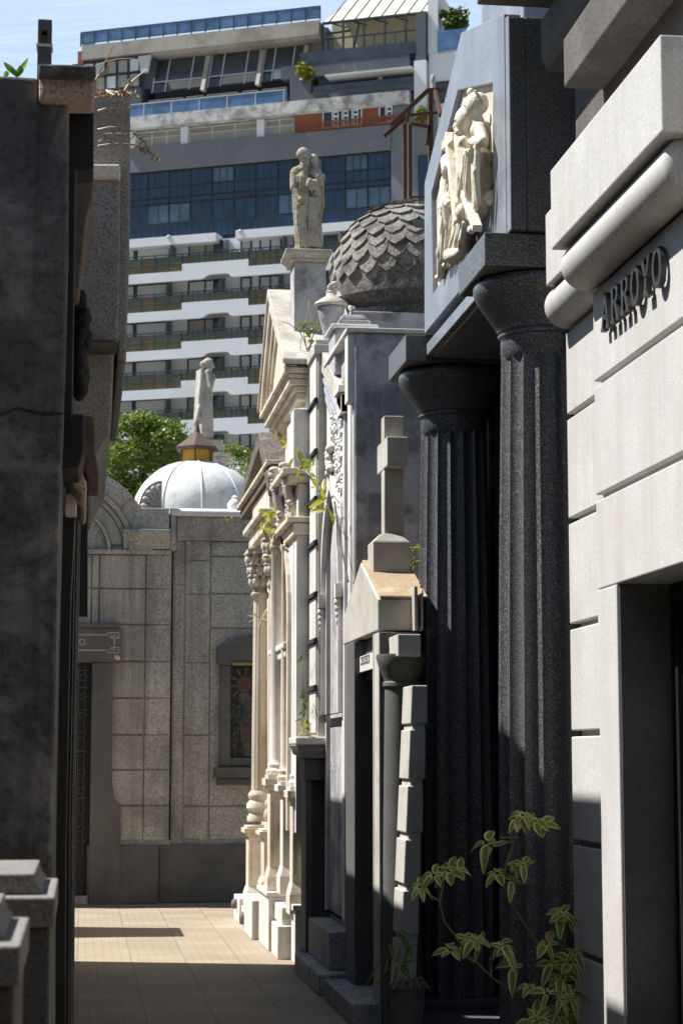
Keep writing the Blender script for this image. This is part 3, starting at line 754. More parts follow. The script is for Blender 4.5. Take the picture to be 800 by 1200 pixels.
# raking gable coping, pinnacle block, cap and cross stump
yA, zA = 15.15, zX(386, 411, XSF + .04); yE, zE = yS0 - .02, zX(409, 463, XSF + .04)
b = MB().use('roof_stone')
b.prism([(yE, zE), (yA, zA), (yA, zA - .17), (yE, zE - .14)], 'x', XSF - .03, 2.15)
b.build('gable_coping', parent=st_, bevel=.008)
b = MB().use('stucco'); b.box(XSF + .06, 2.2, yS0 + .02, 15.0, 3.4, zE - .16); b.box(XSF + .06, 2.2, yS0 + .3, 15.0, zE - .2, zE + .05); b.build('gable_wall', parent=st_)
b = MB().use('shaded_marble')
b.prism([(yE + .02, zE - .15), (yA, zA - .18), (yA, ztf + .2), (yE + .3, ztf + .06)], 'x', XSF + .02, 2.1)
for k in range(3):
    d = .03 + .07 * k
    b.prism([(yE + .05 + d, zE - .15 - d), (yA, zA - .18 - d), (yA, zA - .22 - d), (yE + .05 + d, zE - .19 - d)], 'x', XSF - .02 + .008 * k, XSF + .03)
b.build('gable_moulding', parent=st_, bevel=.004)
yk0 = 14.35
xk0, xk1 = ux(392, 400, yk0), ux(438, 400, yk0)
b = MB().use('stucco'); b.box(xk0, xk1, yk0, yk0 + .36, ztop - .15, zY(400, 385, yk0)); b.build('pinnacle', parent=st_, bevel=.012)
b = MB().use('white_marble')
zp = zY(400, 385, yk0)
b.box(xk0 - .03, xk1 + .03, yk0 - .04, yk0 + .40, zp + .003, zp + .03)
b.build('pinnacle_cap', parent=st_, bevel=.01)
b = MB().use('stucco')
xs0, xs1 = ux(396, 370, yk0 + .05), ux(434, 370, yk0 + .05)
b.box(xs0, xs1, yk0 + .02, yk0 + .32, zp + .032, zp + .075); b.taper(xs0 + .015, xs1 - .015, yk0 + .03, yk0 + .31, zp + .076, xs0 + .03, xs1 - .05, yk0 + .05, yk0 + .29, zp + .12)
b.build('pinnacle_steps', parent=st_, bevel=.012)
b = MB().use('white_marble'); xq = ux(408.5, 350, yk0 + .1)
b.tube([(xq + .025, yk0 + .15, zp + .11), (xq + .025, yk0 + .15, zp + .185), (xq + .03, yk0 + .15, zp + .205)], .026, 10); b.build('cross_stump', parent=st_, smooth=40)
b = MB().use('white_paint')
yv = 14.7; cvx, cvz = ux(500, 395, yv), ztop - .08
b.prism([(cvx + .33 * math.cos(a), cvz + .26 * math.sin(a)) for a in [PI * k / 16 for k in range(17)]], 'y', yv, yv + .25)
b.build('roof_vault', parent=st_, smooth=30)
b = MB().use('iron'); b.tube([U(392, 588, X=XSF - .05), U(398, 630, X=XSF - .04), U(408, 682, X=XSF - .03)], .006, 6); b.build('cable', parent=st_)
b = MB().use('shaded_marble'); b.box(ux(405, 1000, 13.75), ux(410, 1000, 13.75), 13.70, 13.77, 0.1, 1.6); b.build('downpipe', parent=st_, bevel=.01)
b = MB().use('grey_granite'); b.box(1.60, 2.0, 13.55, 15.04, 0, .14); b.box(1.70, 2.0, 13.75, 15.02, .14, .40); b.build('step', parent=st_, bevel=.012)

# ================================================================== NARROW QUOINED TOMB
XW = 1.785; YW = 15.12
wt = thing('narrow_tomb', 'narrow grey tomb front with white block quoins above a dark shelf', 'tomb', (2.0, 15.3, 0))
zsh = zX(365, 864, XW)
xw0 = ux(370, 700, YW)
b = MB().use('tomb_granite'); b.box(xw0 + .015, 2.35, YW, YW + .42, zsh, zY(370, 405, YW)); b.build('wall', parent=wt, bevel=.006)
b = MB().use('white_marble')
jp = [862, 808, 754, 701, 642, 592, 538, 480, 425]
for a, c in zip(jp[:-1], jp[1:]):
    b.box(xw0, xw0 + .2, YW + .02, YW + .44, zX(366, a - 3, XW), zX(366, c + 3, XW))
b.build('quoins', parent=wt, bevel=.006)
for a in jp[1:-1]:
    b = MB().use('soft_black'); b.prism([(xw0 - .02, zX(366, a + 2, XW)), (xw0 + .1, zX(366, a + 2, XW)), (xw0 + .1, zX(366, a - 4, XW)), (xw0 - .012, zX(366, a - 3, XW))], 'y', YW + .005, YW + .46); b.build('joint_rib', parent=wt)
b = MB().use('tomb_granite'); b.box(xw0 - .02, 2.3, YW - .03, YW + .47, zY(370, 415, YW), zY(370, 404, YW)); b.box(xw0 - .005, 2.3, YW - .01, YW + .45, zY(370, 403.5, YW), zY(370, 398, YW)); b.build('cap', parent=wt, bevel=.006)
xsh = ux(344, 870, YW + .1)
b = MB().use('white_marble'); b.box(xsh, 2.3, YW - .04, YW + .46, zsh - .06, zsh); b.build('shelf', parent=wt, bevel=.012)
b = MB().use('tomb_granite_dark'); b.prism([(xsh + .01, zsh - .065), (xsh + .03, zsh - .13), (xsh + .10, zsh - .16), (2.3, zsh - .16), (2.3, zsh - .065)], 'y', YW - .03, YW + .45); b.build('shelf_moulding', parent=wt, bevel=.006)
b = MB().use('tomb_granite_dark')
b.box(ux(358, 1000, YW + .1), ux(365, 1000, YW + .1), YW + .1, YW + .42, 0, zsh - .165); b.box(ux(366, 1000, YW + .05), 2.2, YW + .2, YW + .42, 0, zsh - .165); b.box(ux(357, 905, YW + .05), 2.2, YW + .06, YW + .42, zsh - .33, zsh - .167)
b.build('portal', parent=wt, bevel=.008)
b = MB().use('grey_granite_dark'); b.box(1.68, 2.2, YW - .02, YW + .40, 0, .12); b.build('step', parent=wt, bevel=.01)
# lidded urn on top of it
uc = U(383.5, 380, Y=YW + .22)
un = MB().use('stucco')
k_ = 15.34 / FPX
def zz(py): return zY(385, py, YW + .22)
un.lathe([(9 * k_, zz(404)), (9.5 * k_, zz(396)), (11 * k_, zz(386)), (14 * k_, zz(374)), (16.5 * k_, zz(362)), (16 * k_, zz(361))], uc.x + .03, YW + .22, 28)
uo = un.build('urn', smooth=40); tag(uo, 'lidded stone urn with knobbed top beside the scaly dome', 'urn')
un = MB().use('carved_stone')
un.lathe([(19 * k_, zz(360)), (20.5 * k_, zz(357.5)), (19.5 * k_, zz(355)), (13 * k_, zz(351)), (7 * k_, zz(347.5)), (4 * k_, zz(344))], uc.x + .03, YW + .22, 28)
un.build('lid', parent=uo, smooth=40)
un = MB().use('carved_stone')
rr = random.Random(3)
for k in range(12): un.ball((uc.x + .045 + rr.uniform(-.022, .022), YW + .22 + rr.uniform(-.025, .025), zz(342 - .8 * k) + rr.uniform(-.006, .006)), .030, .028, .022, 8, 6)
un.build('knob', parent=uo, smooth=60)

# ================================================================== TEMPLE TOMB WITH PEDIMENT
XT, XTP = 1.74, 1.55
tt = thing('temple_tomb', 'ornate cream temple tomb with steep pediment and arched niche', 'tomb', (1.9, 16.6, 0))
yT0, yT1 = 15.62, 17.45
b = MB().use('warm_stone')
b.box(XT + .02, 2.08, yT0, yT1, .3, 4.72)
b.build('wall', parent=tt, bevel=.006)
# niche: surround with round arch
yn0, yn1 = uy(350, 720, XT), uy(330, 720, XT); znS = zX(340, 735, XT); 
R_ = (yn1 - yn0) / 2; yc_ = (yn0 + yn1) / 2
ni = [(yn0, 1.0)] + [(yc_ - R_ * math.cos(a), znS + R_ * 1.05 * math.sin(a)) for a in [PI * k / 14 for k in range(15)]] + [(yn1, 1.0)]
no = [(yT0 + .01, 1.0)] + [(yT0 + .01 + (yT1 - .02 - yT0) * k / 14, zX(340, 640, XT)) for k in range(15)] + [(yT1 - .01, 1.0)]
b = MB().use('white_marble'); b.ring(no, ni, 'x', XT - .07, XT + .018); b.build('niche_surround', parent=tt, bevel=.006)
b = MB().use('warm_stone')
nb2 = [(y, z) for y, z in ni]
outer2 = [(yc_ + (y - yc_) * 1.12, zz_ + (.07 if zz_ > znS else 0)) for y, zz_ in ni]
b.ring(outer2, ni, 'x', XT - .10, XT - .06); b.build('archivolt', parent=tt, bevel=.005)
b = MB().use('carved_stone')
b.box(XT - .13, XT - .02, yc_ - .16, yc_ + .16, znS + R_ - .03, znS + R_ + .13)
rr = random.Random(9)
for k in range(14): b.ball((XT - .12 + rr.uniform(-.03, .02), yc_ + rr.uniform(-.13, .13), znS + R_ + rr.uniform(-.05, .16)), .04, .06, .05, 8, 6)
b.build('keystone', parent=tt, smooth=60)
# shelf capital inside the niche and the colonnettes
b = MB().use('white_marble')
zs_ = zX(340, 764, XT)
b.box(XT - .12, XT + .0, yn0 + .05, yn1 - .02, zs_, zs_ + .05); b.box(XT - .10, XT, yn0 + .08, yn1 - .05, zs_ - .07, zs_ - .004)
b.build('niche_shelf', parent=tt, bevel=.01)
def colonnette(px, Yc, X, y_base, y_top, r, nm='colonnette', mat='white_marble'):
    z0, z1 = zY(px, y_base, Yc), zY(px, y_top, Yc)
    m = MB().use(mat)
    m.lathe([(r * 1.55, z0), (r * 1.6, z0 + .03), (r * 1.25, z0 + .05), (r * 1.35, z0 + .08), (r * 1.1, z0 + .10), (r, z0 + .13), (r * .92, z1 - .05), (r * 1.15, z1 - .03), (r * 1.2, z1)], X, Yc, 20)
    return m.build(nm, parent=tt, smooth=40)
def pedestal(pxl, pxr, Yc, dep, y_bot, y_top, nm='pedestal', mat='warm_stone', par=None):
    x0, x1 = ux(pxl, y_bot, Yc), ux(pxr, y_bot, Yc); z0, z1 = max(zY(pxl, y_bot, Yc), .0), zY(pxl, y_top, Yc)
    H = z1 - z0; m = MB().use(mat)
    m.box(x0 - .025, x1 + .02, Yc - .035, Yc + dep + .03, z0, z0 + H * .16)
    m.taper(x0 - .022, x1 + .017, Yc - .032, Yc + dep + .027, z0 + H * .163, x0, x1, Yc, Yc + dep, z0 + H * .25)
    m.box(x0, x1, Yc, Yc + dep, z0 + H * .25, z1 - H * .13)
    m.box(x0 + .03, x1 - .03, Yc - .006, Yc, z0 + H * .32, z1 - H * .2)
    m.box(x0 - .02, x1 + .015, Yc - .025, Yc + dep + .02, z1 - H * .128, z1 - H * .09)
    m.box(x0 - .045, x1 + .03, Yc - .05, Yc + dep + .04, z1 - H * .088, z1 - H * .03)
    m.box(x0 - .02, x1 + .01, Yc - .02, Yc + dep + .02, z1 - H * .028, z1)
    return m.build(nm, parent=par or tt, bevel=.008)
pedestal(342.5, 357.5, 15.72, .22, 1072, 922)
pedestal(331, 342, 16.25, .22, 1048, 916, mat='white_marble')
pedestal(316, 331, 16.75, .24, 1052, 908)
colonnette(351, 15.84, ux(350, 900, 15.84), 921, 500, .055)
colonnette(336, 16.36, ux(337, 900, 16.36) - .01, 915, 640, .05, mat='warm_stone')
colonnette(325, 16.88, ux(324.5, 900, 16.88), 907, 640, .06)
# white plinths that step out to the paving
b = MB().use('white_marble')
b.box(1.66, 2.0, 15.60, 15.86, 0, zY(345, 1068, 15.6)); b.box(1.64, 2.0, 15.57, 15.9, zY(345, 1068, 15.6) + .002, zY(345, 1060, 15.6))
b.box(1.56, 2.0, 15.93, 16.45, 0, .26); b.box(1.60, 2.0, 16.0, 16.6, .262, .40)
b.box(1.55, 2.0, 16.62, 17.5, 0, .44); b.box(1.53, 2.0, 16.60, 17.52, .443, .48)
b.build('plinth', parent=tt, bevel=.008)
# entablature with carved panels and corbels, cornices
b = MB().use('warm_stone')
zc1 = 3.33; zc2 = 3.80; zc3 = 4.50
yTb = 16.62
b.box(XT - .10, 2.08, yT0 - .01, yTb, zc1 + .003, zc1 + .10); b.box(XT - .15, 2.08, yT0 - .03, yTb + .01, zc1 + .105, zc1 + .15)
b.box(XT - .06, 2.08, yT0, yTb, zc1 + .152, zc2 - .05)
b.box(XT - .14, 2.08, yT0 - .02, yTb, zc2 - .048, zc2 + .02); b.box(XT - .19, 2.08, yT0 - .05, yTb + .05, zc2 + .022, zc2 + .07)
b.build('entablature', parent=tt, bevel=.008)
b = MB().use('white_marble'); b.box(XT - .05, 2.08, yT0, yTb, zc2 + .073, 4.36); b.box(XT - .10, 2.08, yT0 - .02, yT0 + .2, zc2 + .073, 4.35); b.build('attic', parent=tt, bevel=.008)
b = MB().use('carved_stone')
rr = random.Random(21)
for k in range(130):
    y = rr.uniform(yT0 + .25, yTb - .1); z = rr.uniform(zc1 + .17, zc2 - .07)
    a = rr.uniform(0, 6.28); r = rr.uniform(.02, .05)
    if k % 2: b.ball((XT - .062, y, z), .03, .045, .03, 8, 6)
    else: b.tube([(XT - .065, y + r * math.cos(a + t), z + r * math.sin(a + t)) for t in (0, .8, 1.6, 2.4, 3.2)], .014, 6)
b.build('carved_frieze', parent=tt, smooth=60)
def scroll_corbel(px, Yc, X, yb, yt, w_):
    m = MB().use('carved_stone')
    z0, z1 = zY(px, yb, Yc), zY(px, yt, Yc); H = z1 - z0
    for s in (-1, 1):
        pts = [(X - .02 - .07 * math.sin(t * PI) * (1 - .3 * t) - .05 * t, Yc + s * w_ * .3, z0 + H * t) for t in [k / 10 for k in range(11)]]
        m.tube(pts, [.028 + .02 * k / 10 for k in range(11)], 8)
    m.box(X - .05, X + .1, Yc - w_ / 2, Yc + w_ / 2, z0, z1)
    for k in range(16):
        t = (k + .5) / 16; m.ball((X - .07 - .06 * t, Yc + math.sin(k * 2.4) * w_ * .25, z0 + H * t), .035 + .018 * t, .05, .032, 8, 6)
    m.ball((X - .12, Yc, z1 - .05), .06, w_ * .6, .05); m.ball((X - .06, Yc, z0 + .02), .035, w_ * .4, .04)
    return m.build('scroll_corbel', parent=tt, smooth=60)
scroll_corbel(330, 16.5, XT - .04, 612, 550, .14)
scroll_corbel(353, 15.85, XT - .02, 598, 545, .14)
# pediment
yE0, yE1, yAp = uy(331, 430, XTP), uy(301, 482, XTP), uy(313, 341, XTP)
zE0 = (zX(331, 430, XTP) + zX(301, 482, XTP)) / 2; zAp = zX(313, 341, XTP)
XRr = 2.08
b = MB().use('roof_stone')
t_ = .05
b.prism([(yE0, zE0), (yE0, zE0 + t_), (yAp, zAp + t_ * .4), (yAp, zAp - t_ * 1.2)], 'x', XTP, XRr + .12)
b.prism([(yE1, zE0), (yE1, zE0 + t_), (yAp + .002, zAp + t_ * .4), (yAp + .002, zAp - t_ * 1.2)], 'x', XTP, XRr + .12)
b.build('roof', parent=tt, bevel=.012)
b = MB().use('warm_stone')
b.prism([(yE0 + .14, zE0 + .03), (yAp, zAp - .12), (yE1 - .14, zE0 + .03)], 'x', XTP + .10, XRr)
for k, (d, xo) in enumerate(((.0, .02), (.09, .05), (.17, .075))):
    b.prism([(yE0 + .03 + d * .6, zE0 - .005), (yAp, zAp - .085 - d * 1.35), (yAp, zAp - .085 - d * 1.35 - .09), (yE0 + .03 + d * .6 + .10, zE0 - .005)], 'x', XTP + xo, XTP + .12)
    b.prism([(yE1 - .03 - d * .6, zE0 - .005), (yAp, zAp - .085 - d * 1.35), (yAp, zAp - .085 - d * 1.35 - .09), (yE1 - .03 - d * .6 - .10, zE0 - .005)], 'x', XTP + xo, XTP + .12)
b.build('tympanum', parent=tt, bevel=.005)
b = MB().use('warm_stone')
z_ = zE0 - .01
for k, (xo, dz) in enumerate(((.02, .045), (.055, .04), (.06, .05), (.10, .05), (.13, .06))):
    b.box(XTP + xo, XRr, yE0 + .02 + xo * 1.2, yE1 - .02 - xo * 1.2, z_ - dz, z_ - .004); z_ -= dz
b.build('cornice', parent=tt, bevel=.006)
# pedestal on the ridge
yQ = 16.12
b = MB().use('stucco')
xq0, xq1 = ux(344.5, 330, yQ), ux(382, 330, yQ)
zq0, zq1 = zY(345, 362, yQ), zY(345, 307, yQ)
b.box(xq0, xq1, yQ, yQ + .30, zq0 - .2, zq1)
ped = b.build('ridge_pedestal', parent=tt, bevel=.006)
b = MB().use('roof_stone'); b.box(xq0 - .03, xq1 + .02, yQ - .03, yQ + .33, zq1 + .002, zq1 + .03)
b.taper(xq0 - .032, xq1 + .022, yQ - .032, yQ + .332, zq1 + .031, xq0 - .075, xq1 + .045, yQ - .075, yQ + .375, zq1 + .075)
b.box(xq0 - .077, xq1 + .047, yQ - .077, yQ + .377, zq1 + .076, zq1 + .098)
b.build('pedestal_cap', parent=ped, bevel=.005)
zst = zq1 + .099

# ------------------------------------------------------------------ embracing couple (statue)
def robe(m, cx, cy, z0, rows, n=40, nf=9, amp=.10, ph=0, lean=(0, 0)):
    """rows: (t, rx, ry, dx, dy) from hem to shoulder, fold depth fades upward"""
    R = []
    for t, rx, ry, dx, dy, z in [(r[0], r[1], r[2], r[3], r[4], z0 + r[0]) for r in rows]:
        row = []
        for k in range(n):
            a = 2 * PI * k / n
            f = 1 + amp * (1 - .75 * t / rows[-1][0]) * math.sin(nf * a + ph + 1.5 * math.sin(t * 5 + a)) + amp * .4 * math.sin((nf * 2 + 1) * a + ph * 2)
            row.append(m.bm.verts.new((cx + dx + rx * f * math.cos(a), cy + dy + ry * f * math.sin(a), z)))
        R.append(row)
    for i in range(len(R) - 1):
        for k in range(n): m._f([R[i][k], R[i][(k + 1) % n], R[i + 1][(k + 1) % n], R[i + 1][k]])
    m._f(R[0][::-1]); m._f(R[-1])
def head(m, c, r, face, hair=1.0, veil=False):
    """face: unit vector the figure looks along"""
    c = Vector(c); f = Vector(face).normalized(); sd = f.cross(Vector((0, 0, 1))).normalized()
    m.ball(c, r * .86, r * .86, r * 1.12)
    m.ball(c + f * r * .12 - Vector((0, 0, r * .45)), r * .62, r * .62, r * .66)
    m.capsule(c + f * r * .82 + Vector((0, 0, r * .12)), c + f * r * 1.05 - Vector((0, 0, r * .2)), r * .12, r * .17)
    for s in (-1, 1): m.ball(c + f * r * .72 + sd * s * r * .34 + Vector((0, 0, r * .24)), r * .22, r * .22, r * .10)
    m.ball(c + f * r * .80 - Vector((0, 0, r * .5)), r * .26, r * .26, r * .09)
    m.ball(c - f * r * .18 + Vector((0, 0, r * .25)), r * 1.0 * hair, r * 1.0 * hair, r * 1.05)
    m.capsule(c - Vector((0, 0, r * .7)), c - Vector((0, 0, r * 1.9)) - f * r * .1, r * .5, r * .72)
    if veil:
        for k in range(5):
            m.capsule(c - f * r * (.4 + .12 * k) + Vector((0, 0, r * (.5 - .6 * k))), c - f * r * (.5 + .12 * k) - Vector((0, 0, r * (.5 + .6 * k))), r * (.8 - .02 * k), r * (.78 - .02 * k))
cs = MB().use('statue_stone')
yS = yQ + .15; kq = 16.27 / FPX
def cx_(px): return ux(px, 240, yS)
def cz_(py): return zY(360, py, yS)
hz0 = zst
cs.box(cx_(346.5), cx_(377), yS - .12, yS + .12, hz0, hz0 + .025)
HS = cz_(172) - hz0
# left man, bowed towards the woman
robe(cs, cx_(355), yS, hz0 + .02, [(0, .075, .095, -.005, 0), (.06, .066, .09, 0, 0), (.25, .062, .08, -.012, 0), (.42, .070, .082, -.018, 0), (.55, .076, .085, -.020, 0), (.64, .072, .085, -.016, 0), (.70, .045, .055, -.006, 0), (.73, .03, .03, 0, 0)], nf=8, amp=.11)
head(cs, (cx_(355.5), yS - .03, cz_(184.5)), .058, (.6, -.75, -.25), 1.02)
for k in range(3): cs.ball((cx_(358 + k * .4), yS - .065, cz_(191.5 + k * 1.1)), .022 - .002 * k, .022, .026, 8, 6)      # beard
cs.capsule((cx_(347), yS, cz_(203)), (cx_(355), yS, cz_(199)), .052, .05); cs.capsule((cx_(345.5), yS - .01, cz_(205)), (cx_(344.5), yS - .04, cz_(222)), .046, .040); cs.capsule((cx_(344.5), yS - .04, cz_(222)), (cx_(350), yS - .09, cz_(237)), .036, .024)
cs.ball((cx_(350.5), yS - .10, cz_(238)), .020, .03, .026)
for k in range(4): cs.capsule((cx_(350.2 + .7 * k), yS - .11, cz_(238)), (cx_(350.8 + .7 * k), yS - .115, cz_(242.5)), .008, .006)
for k in range(7):
    t = k / 6; cs.tube([(cx_(346 + 8 * t), yS - .08 - .012 * math.sin(t * PI), cz_(241 + 4 * t)), (cx_(347 + 9 * t), yS - .09, cz_(265)), (cx_(351 + 7 * t), yS - .085, cz_(291))], [.010, .013, .011], 7)
# woman with the swaddled child at her shoulder
robe(cs, cx_(369), yS + .02, hz0 + .02, [(0, .06, .09, .005, 0), (.2, .052, .075, .004, 0), (.42, .052, .07, .002, 0), (.55, .056, .068, .0, 0), (.63, .046, .058, -.004, 0), (.68, .03, .03, -.008, 0)], nf=7, amp=.09, ph=1)
head(cs, (cx_(366.5), yS - .01, cz_(188)), .043, (-.5, -.8, -.1), 1.04, True)
for k in range(6): cs.tube([(cx_(361 + 2.5 * k), yS - .055, cz_(232)), (cx_(361 + 2.7 * k), yS - .07, cz_(262)), (cx_(360 + 3.0 * k), yS - .085, cz_(292))], [.008, .012, .010], 7)
cs.ball((cx_(370), yS - .06, cz_(205)), .044, .046, .044); cs.ball((cx_(372), yS - .085, cz_(210)), .036, .036, .036)
cs.capsule((cx_(376), yS - .02, cz_(207)), (cx_(374), yS - .08, cz_(217)), .034, .030); cs.capsule((cx_(374), yS - .08, cz_(217)), (cx_(361), yS - .09, cz_(217)), .030, .026)
cs.capsule((cx_(361), yS - .09, cz_(216)), (cx_(359), yS - .10, cz_(221)), .028, .02)
for k in range(5): cs.tube([(cx_(360 + 3 * k), yS - .10, cz_(216)), (cx_(361 + 2.3 * k), yS - .09, cz_(226 + k % 2 * 4))], [.014, .006], 6)
cs.tube([(cx_(377), yS, cz_(210)), (cx_(377.5), yS + .01, cz_(240)), (cx_(376), yS + .01, cz_(256))], [.02, .022, .008], 8)
so = cs.build('statue', smooth=180); sculpt(so, .0056, 1, .007)
tag(so, 'weathered stone statue of an embracing couple on the ridge pedestal', 'statue', 'rooftop statues')

# ================================================================== COLUMNED TOMB WITH MOSSY ROOF
vt = thing('columned_tomb', 'tomb with cream fluted columns under a dark mossy gabled roof', 'tomb', (1.9, 18.9, 0))
XV = 1.74
b = MB().use('warm_stone'); b.box(XV + .06, 2.6, 17.7, 20.1, .2, 4.05); b.build('wall', parent=vt, bevel=.006)
def composite(px_, Yc, wpx, yb, yt, ycap):
    X = ux(px_, 800, Yc); r = wpx / 2 * Yc / FPX
    z0, z1, z2 = zY(px_, yb, Yc), zY(px_, ycap, Yc), zY(px_, yt, Yc)
    m = MB().use('warm_stone')
    m.lathe([(r * 1.0, z0 + .10), (r * .98, z0 + (z1 - z0) * .3), (r * .86, z1)], X, Yc, 16 * 8, mod=lambda a, z: 1 - .10 * abs(math.sin(8 * a)) ** .7 if z > z0 + .8 else 1 - .05 * abs(math.sin(8 * a)))
    c = m.build('column', parent=vt, smooth=30)
    m = MB().use('warm_stone')
    m.lathe([(r * 1.5, z0 - .18), (r * 1.55, z0 - .14), (r * 1.2, z0 - .10), (r * 1.62, z0 - .055), (r * 1.55, z0 - .01), (r * 1.18, z0 + .02), (r * 1.42, z0 + .055), (r * 1.38, z0 + .08), (r * 1.05, z0 + .11)], X, Yc, 32); m.build('base', parent=c, smooth=40)
    m = MB().use('carved_stone')
    m.lathe([(r * .88, z1), (r * 1.18, z1 + .02), (r * 1.2, z1 + .05), (r * .9, z1 + .07), (r * .9, z1 + .14), (r * 1.1, z2 - .10), (r * 1.5, z2 - .05)], X, Yc, 24)
    rr = random.Random(int(px_))
    H = z2 - z1
    for row, (t, rad, s) in enumerate(((.35, 1.05, .055), (.58, 1.2, .06), (.8, 1.5, .06))):
        for k in range(9):
            a = 2 * PI * (k + row * .5) / 9
            m.ball((X + r * rad * math.cos(a), Yc + r * rad * math.sin(a), z1 + H * t), s * .75, s * .75, s, 8, 6)
            m.ball((X + r * (rad + .28) * math.cos(a), Yc + r * (rad + .28) * math.sin(a), z1 + H * t + s * .9), s * .5, s * .5, s * .4, 8, 6)
    m.box(X - r * 1.75, X + r * 1.75, Yc - r * 1.75, Yc + r * 1.75, z2 - .045, z2)
    m.build('capital', parent=c, smooth=50)
    return X
xa_ = composite(304.5, 19.1, 18.5, 940, 645, 702)
xb_ = composite(320, 18.0, 13, 950, 628, 690)
def vped(pxl, pxr, Yc, dep, yb, yt): return pedestal(pxl, pxr, Yc, dep, yb, yt, par=vt)
vped(291, 313, 18.95, .3, 1062, 968); vped(309, 323, 17.85, .3, 1046, 972)
b = MB().use('white_marble')
b.box(1.52, 2.2, 19.3, 19.98, 0, .24); b.box(1.54, 2.2, 18.55, 19.28, 0, .18); b.box(1.50, 2.2, 17.65, 18.53, 0, .34)
b.build('plinth', parent=vt, bevel=.01)
b = MB().use('terracotta'); b.ball((1.50, 19.6, .17), .035, .045, .05); b.ball((1.49, 18.5, .12), .035, .05, .06); b.build('plinth_bosses', parent=vt, smooth=60)
ze0 = zY(300, 640, 19); 
b = MB().use('warm_stone')
b.box(XV - .14, 2.6, 17.68, 19.4, 3.60, 3.74); b.box(XV - .19, 2.6, 17.66, 19.5, 3.743, 3.80); b.box(XV - .10, 2.6, 17.7, 19.45, 3.803, 4.0); b.use('brown_stone'); b.box(XV - .10, 2.6, 17.62, 19.5, 4.003, 4.03)
b.build('entablature', parent=vt, bevel=.01)
XG = 1.62
apx = yz(303, 506, XG); eF = yz(279, 588, XG); eN = (17.55, yz(308, 574, XG)[1])
b = MB().use('mossy_roof')
d_ = .07
b.prism([(eN[0], eN[1] + .06), (eN[0], eN[1] - .14), (apx[0], apx[1] - .16), apx], 'x', XG, 2.45)
b.prism([(eF[0], eF[1] + .03), (eF[0], eF[1] - .10), (apx[0] + .003, apx[1] - .16), (apx[0] + .003, apx[1])], 'x', XG, 2.45)
b.build('roof', parent=vt, bevel=.015)
b = MB().use('brown_stone')
b.prism([(eN[0] + .1, eN[1] - .10), (apx[0], apx[1] - .17), (eF[0] - .12, eF[1] - .04)], 'x', XG + .09, 2.4)
b.build('gable', parent=vt, bevel=.006)
b = MB().use('brown_stone'); b.box(XG + .02, 2.4, eN[0], eF[0] - .04, eF[1] - .20, eF[1] - .105); b.use('warm_stone'); b.box(XG - .02, 2.4, eN[0], eF[0] - .02, eF[1] - .10, eF[1] - .06); b.build('cornice', parent=vt, bevel=.008)
b = MB().use('brown_stone'); b.box(XG + .1, 2.4, 17.7, 20.0, 4.075, eF[1] - .125); b.build('soffit', parent=vt)
b = MB().use('carved_stone'); fa = U(322, 503, Y=18.9)
b.lathe([(.05, fa.z - .06), (.07, fa.z - .02), (.03, fa.z + .02), (.035, fa.z + .06), (.008, fa.z + .12)], 1.86, apx[0], 12); b.build('finial', parent=vt, smooth=50)

# ================================================================== TOMB WITH THE SCALY DOME
dt = thing('domed_tomb', 'tomb roofed by a grey dome of overlapping pointed scales', 'tomb', (2.78, 17.2, 0))
DC = Vector((ux(479, 330, 17.2), 17.2)); kd = 17.25 / FPX; RD = 94 * kd
zD = zY(470, 332, 17.2)
b = MB().use('stucco'); b.box(DC.x - RD * .9, DC.x + RD * 1.2, 17.2 - RD, 17.2 + RD, 0, zD - .42); b.build('wall', parent=dt, bevel=.01)
b = MB().use('dome_black')
zr = zY(470, 362, 16.5)
b.lathe([(RD * .98, zD - .5), (RD * 1.0, zD - .42), (RD * 1.04, zD - .36), (RD * 1.0, zD - .32), (RD * 1.09, zD - .25), (RD * 1.10, zD - .22), (RD * .99, zD - .205)], DC.x, DC.y, 64); b.build('drum_cornice', parent=dt, smooth=40)
b = MB().use('dome_slate')
b.lathe([(RD, zD - .22), (RD, zD)] + [(RD * math.cos(a), zD + RD * 1.03 * math.sin(a)) for a in [PI / 2 * k / 12 for k in range(1, 12)]] + [(.02, zD + RD * 1.03)], DC.x, DC.y, 64)
nrow = 9
for r_ in range(nrow):
    e1 = math.radians(12 + r_ * 9.2); e0 = e1 - math.radians(15.5)
    cnt = max(8, int(26 * math.cos(e1 - .1)))
    for k in range(cnt):
        a = 2 * PI * (k + (r_ % 2) * .5) / cnt; hw = PI / cnt * 1.02
        shp = [(-.95, 1), (.95, 1), (1, .45), (.72, .2), (.3, .06), (0, -.04), (-.3, .06), (-.72, .2), (-1, .45)]
        rr_ = random.Random(r_ * 100 + k); lift = rr_.uniform(.016, .032); jit = rr_.uniform(-.02, .02)
        def pt(u, v, o):
            el = e0 + (e1 - e0) * v; R2 = RD + o; aa = a + u * hw + jit * (1 - v)
            return (DC.x + R2 * math.cos(el) * math.cos(aa), DC.y + R2 * math.cos(el) * math.sin(aa), zD + R2 * 1.03 * math.sin(el))
        top = [b.bm.verts.new(pt(u, v, .006 + lift * (1 - v))) for u, v in shp]
        bot = [b.bm.verts.new(pt(u, v, -.02)) for u, v in shp]
        b._f(top); n_ = len(shp)
        for i in range(n_): b._f([top[i], bot[i], bot[(i + 1) % n_], top[(i + 1) % n_]])
b.build('dome', parent=dt, smooth=25)
b = MB().use('screen_green')
pA = math.radians(-75)
b.box(DC.x - .06, DC.x + .10, 17.2 - RD * .9, 17.2 - RD * .8, zD + RD * .52, zD + RD * .60); b.build('skylight', parent=dt)
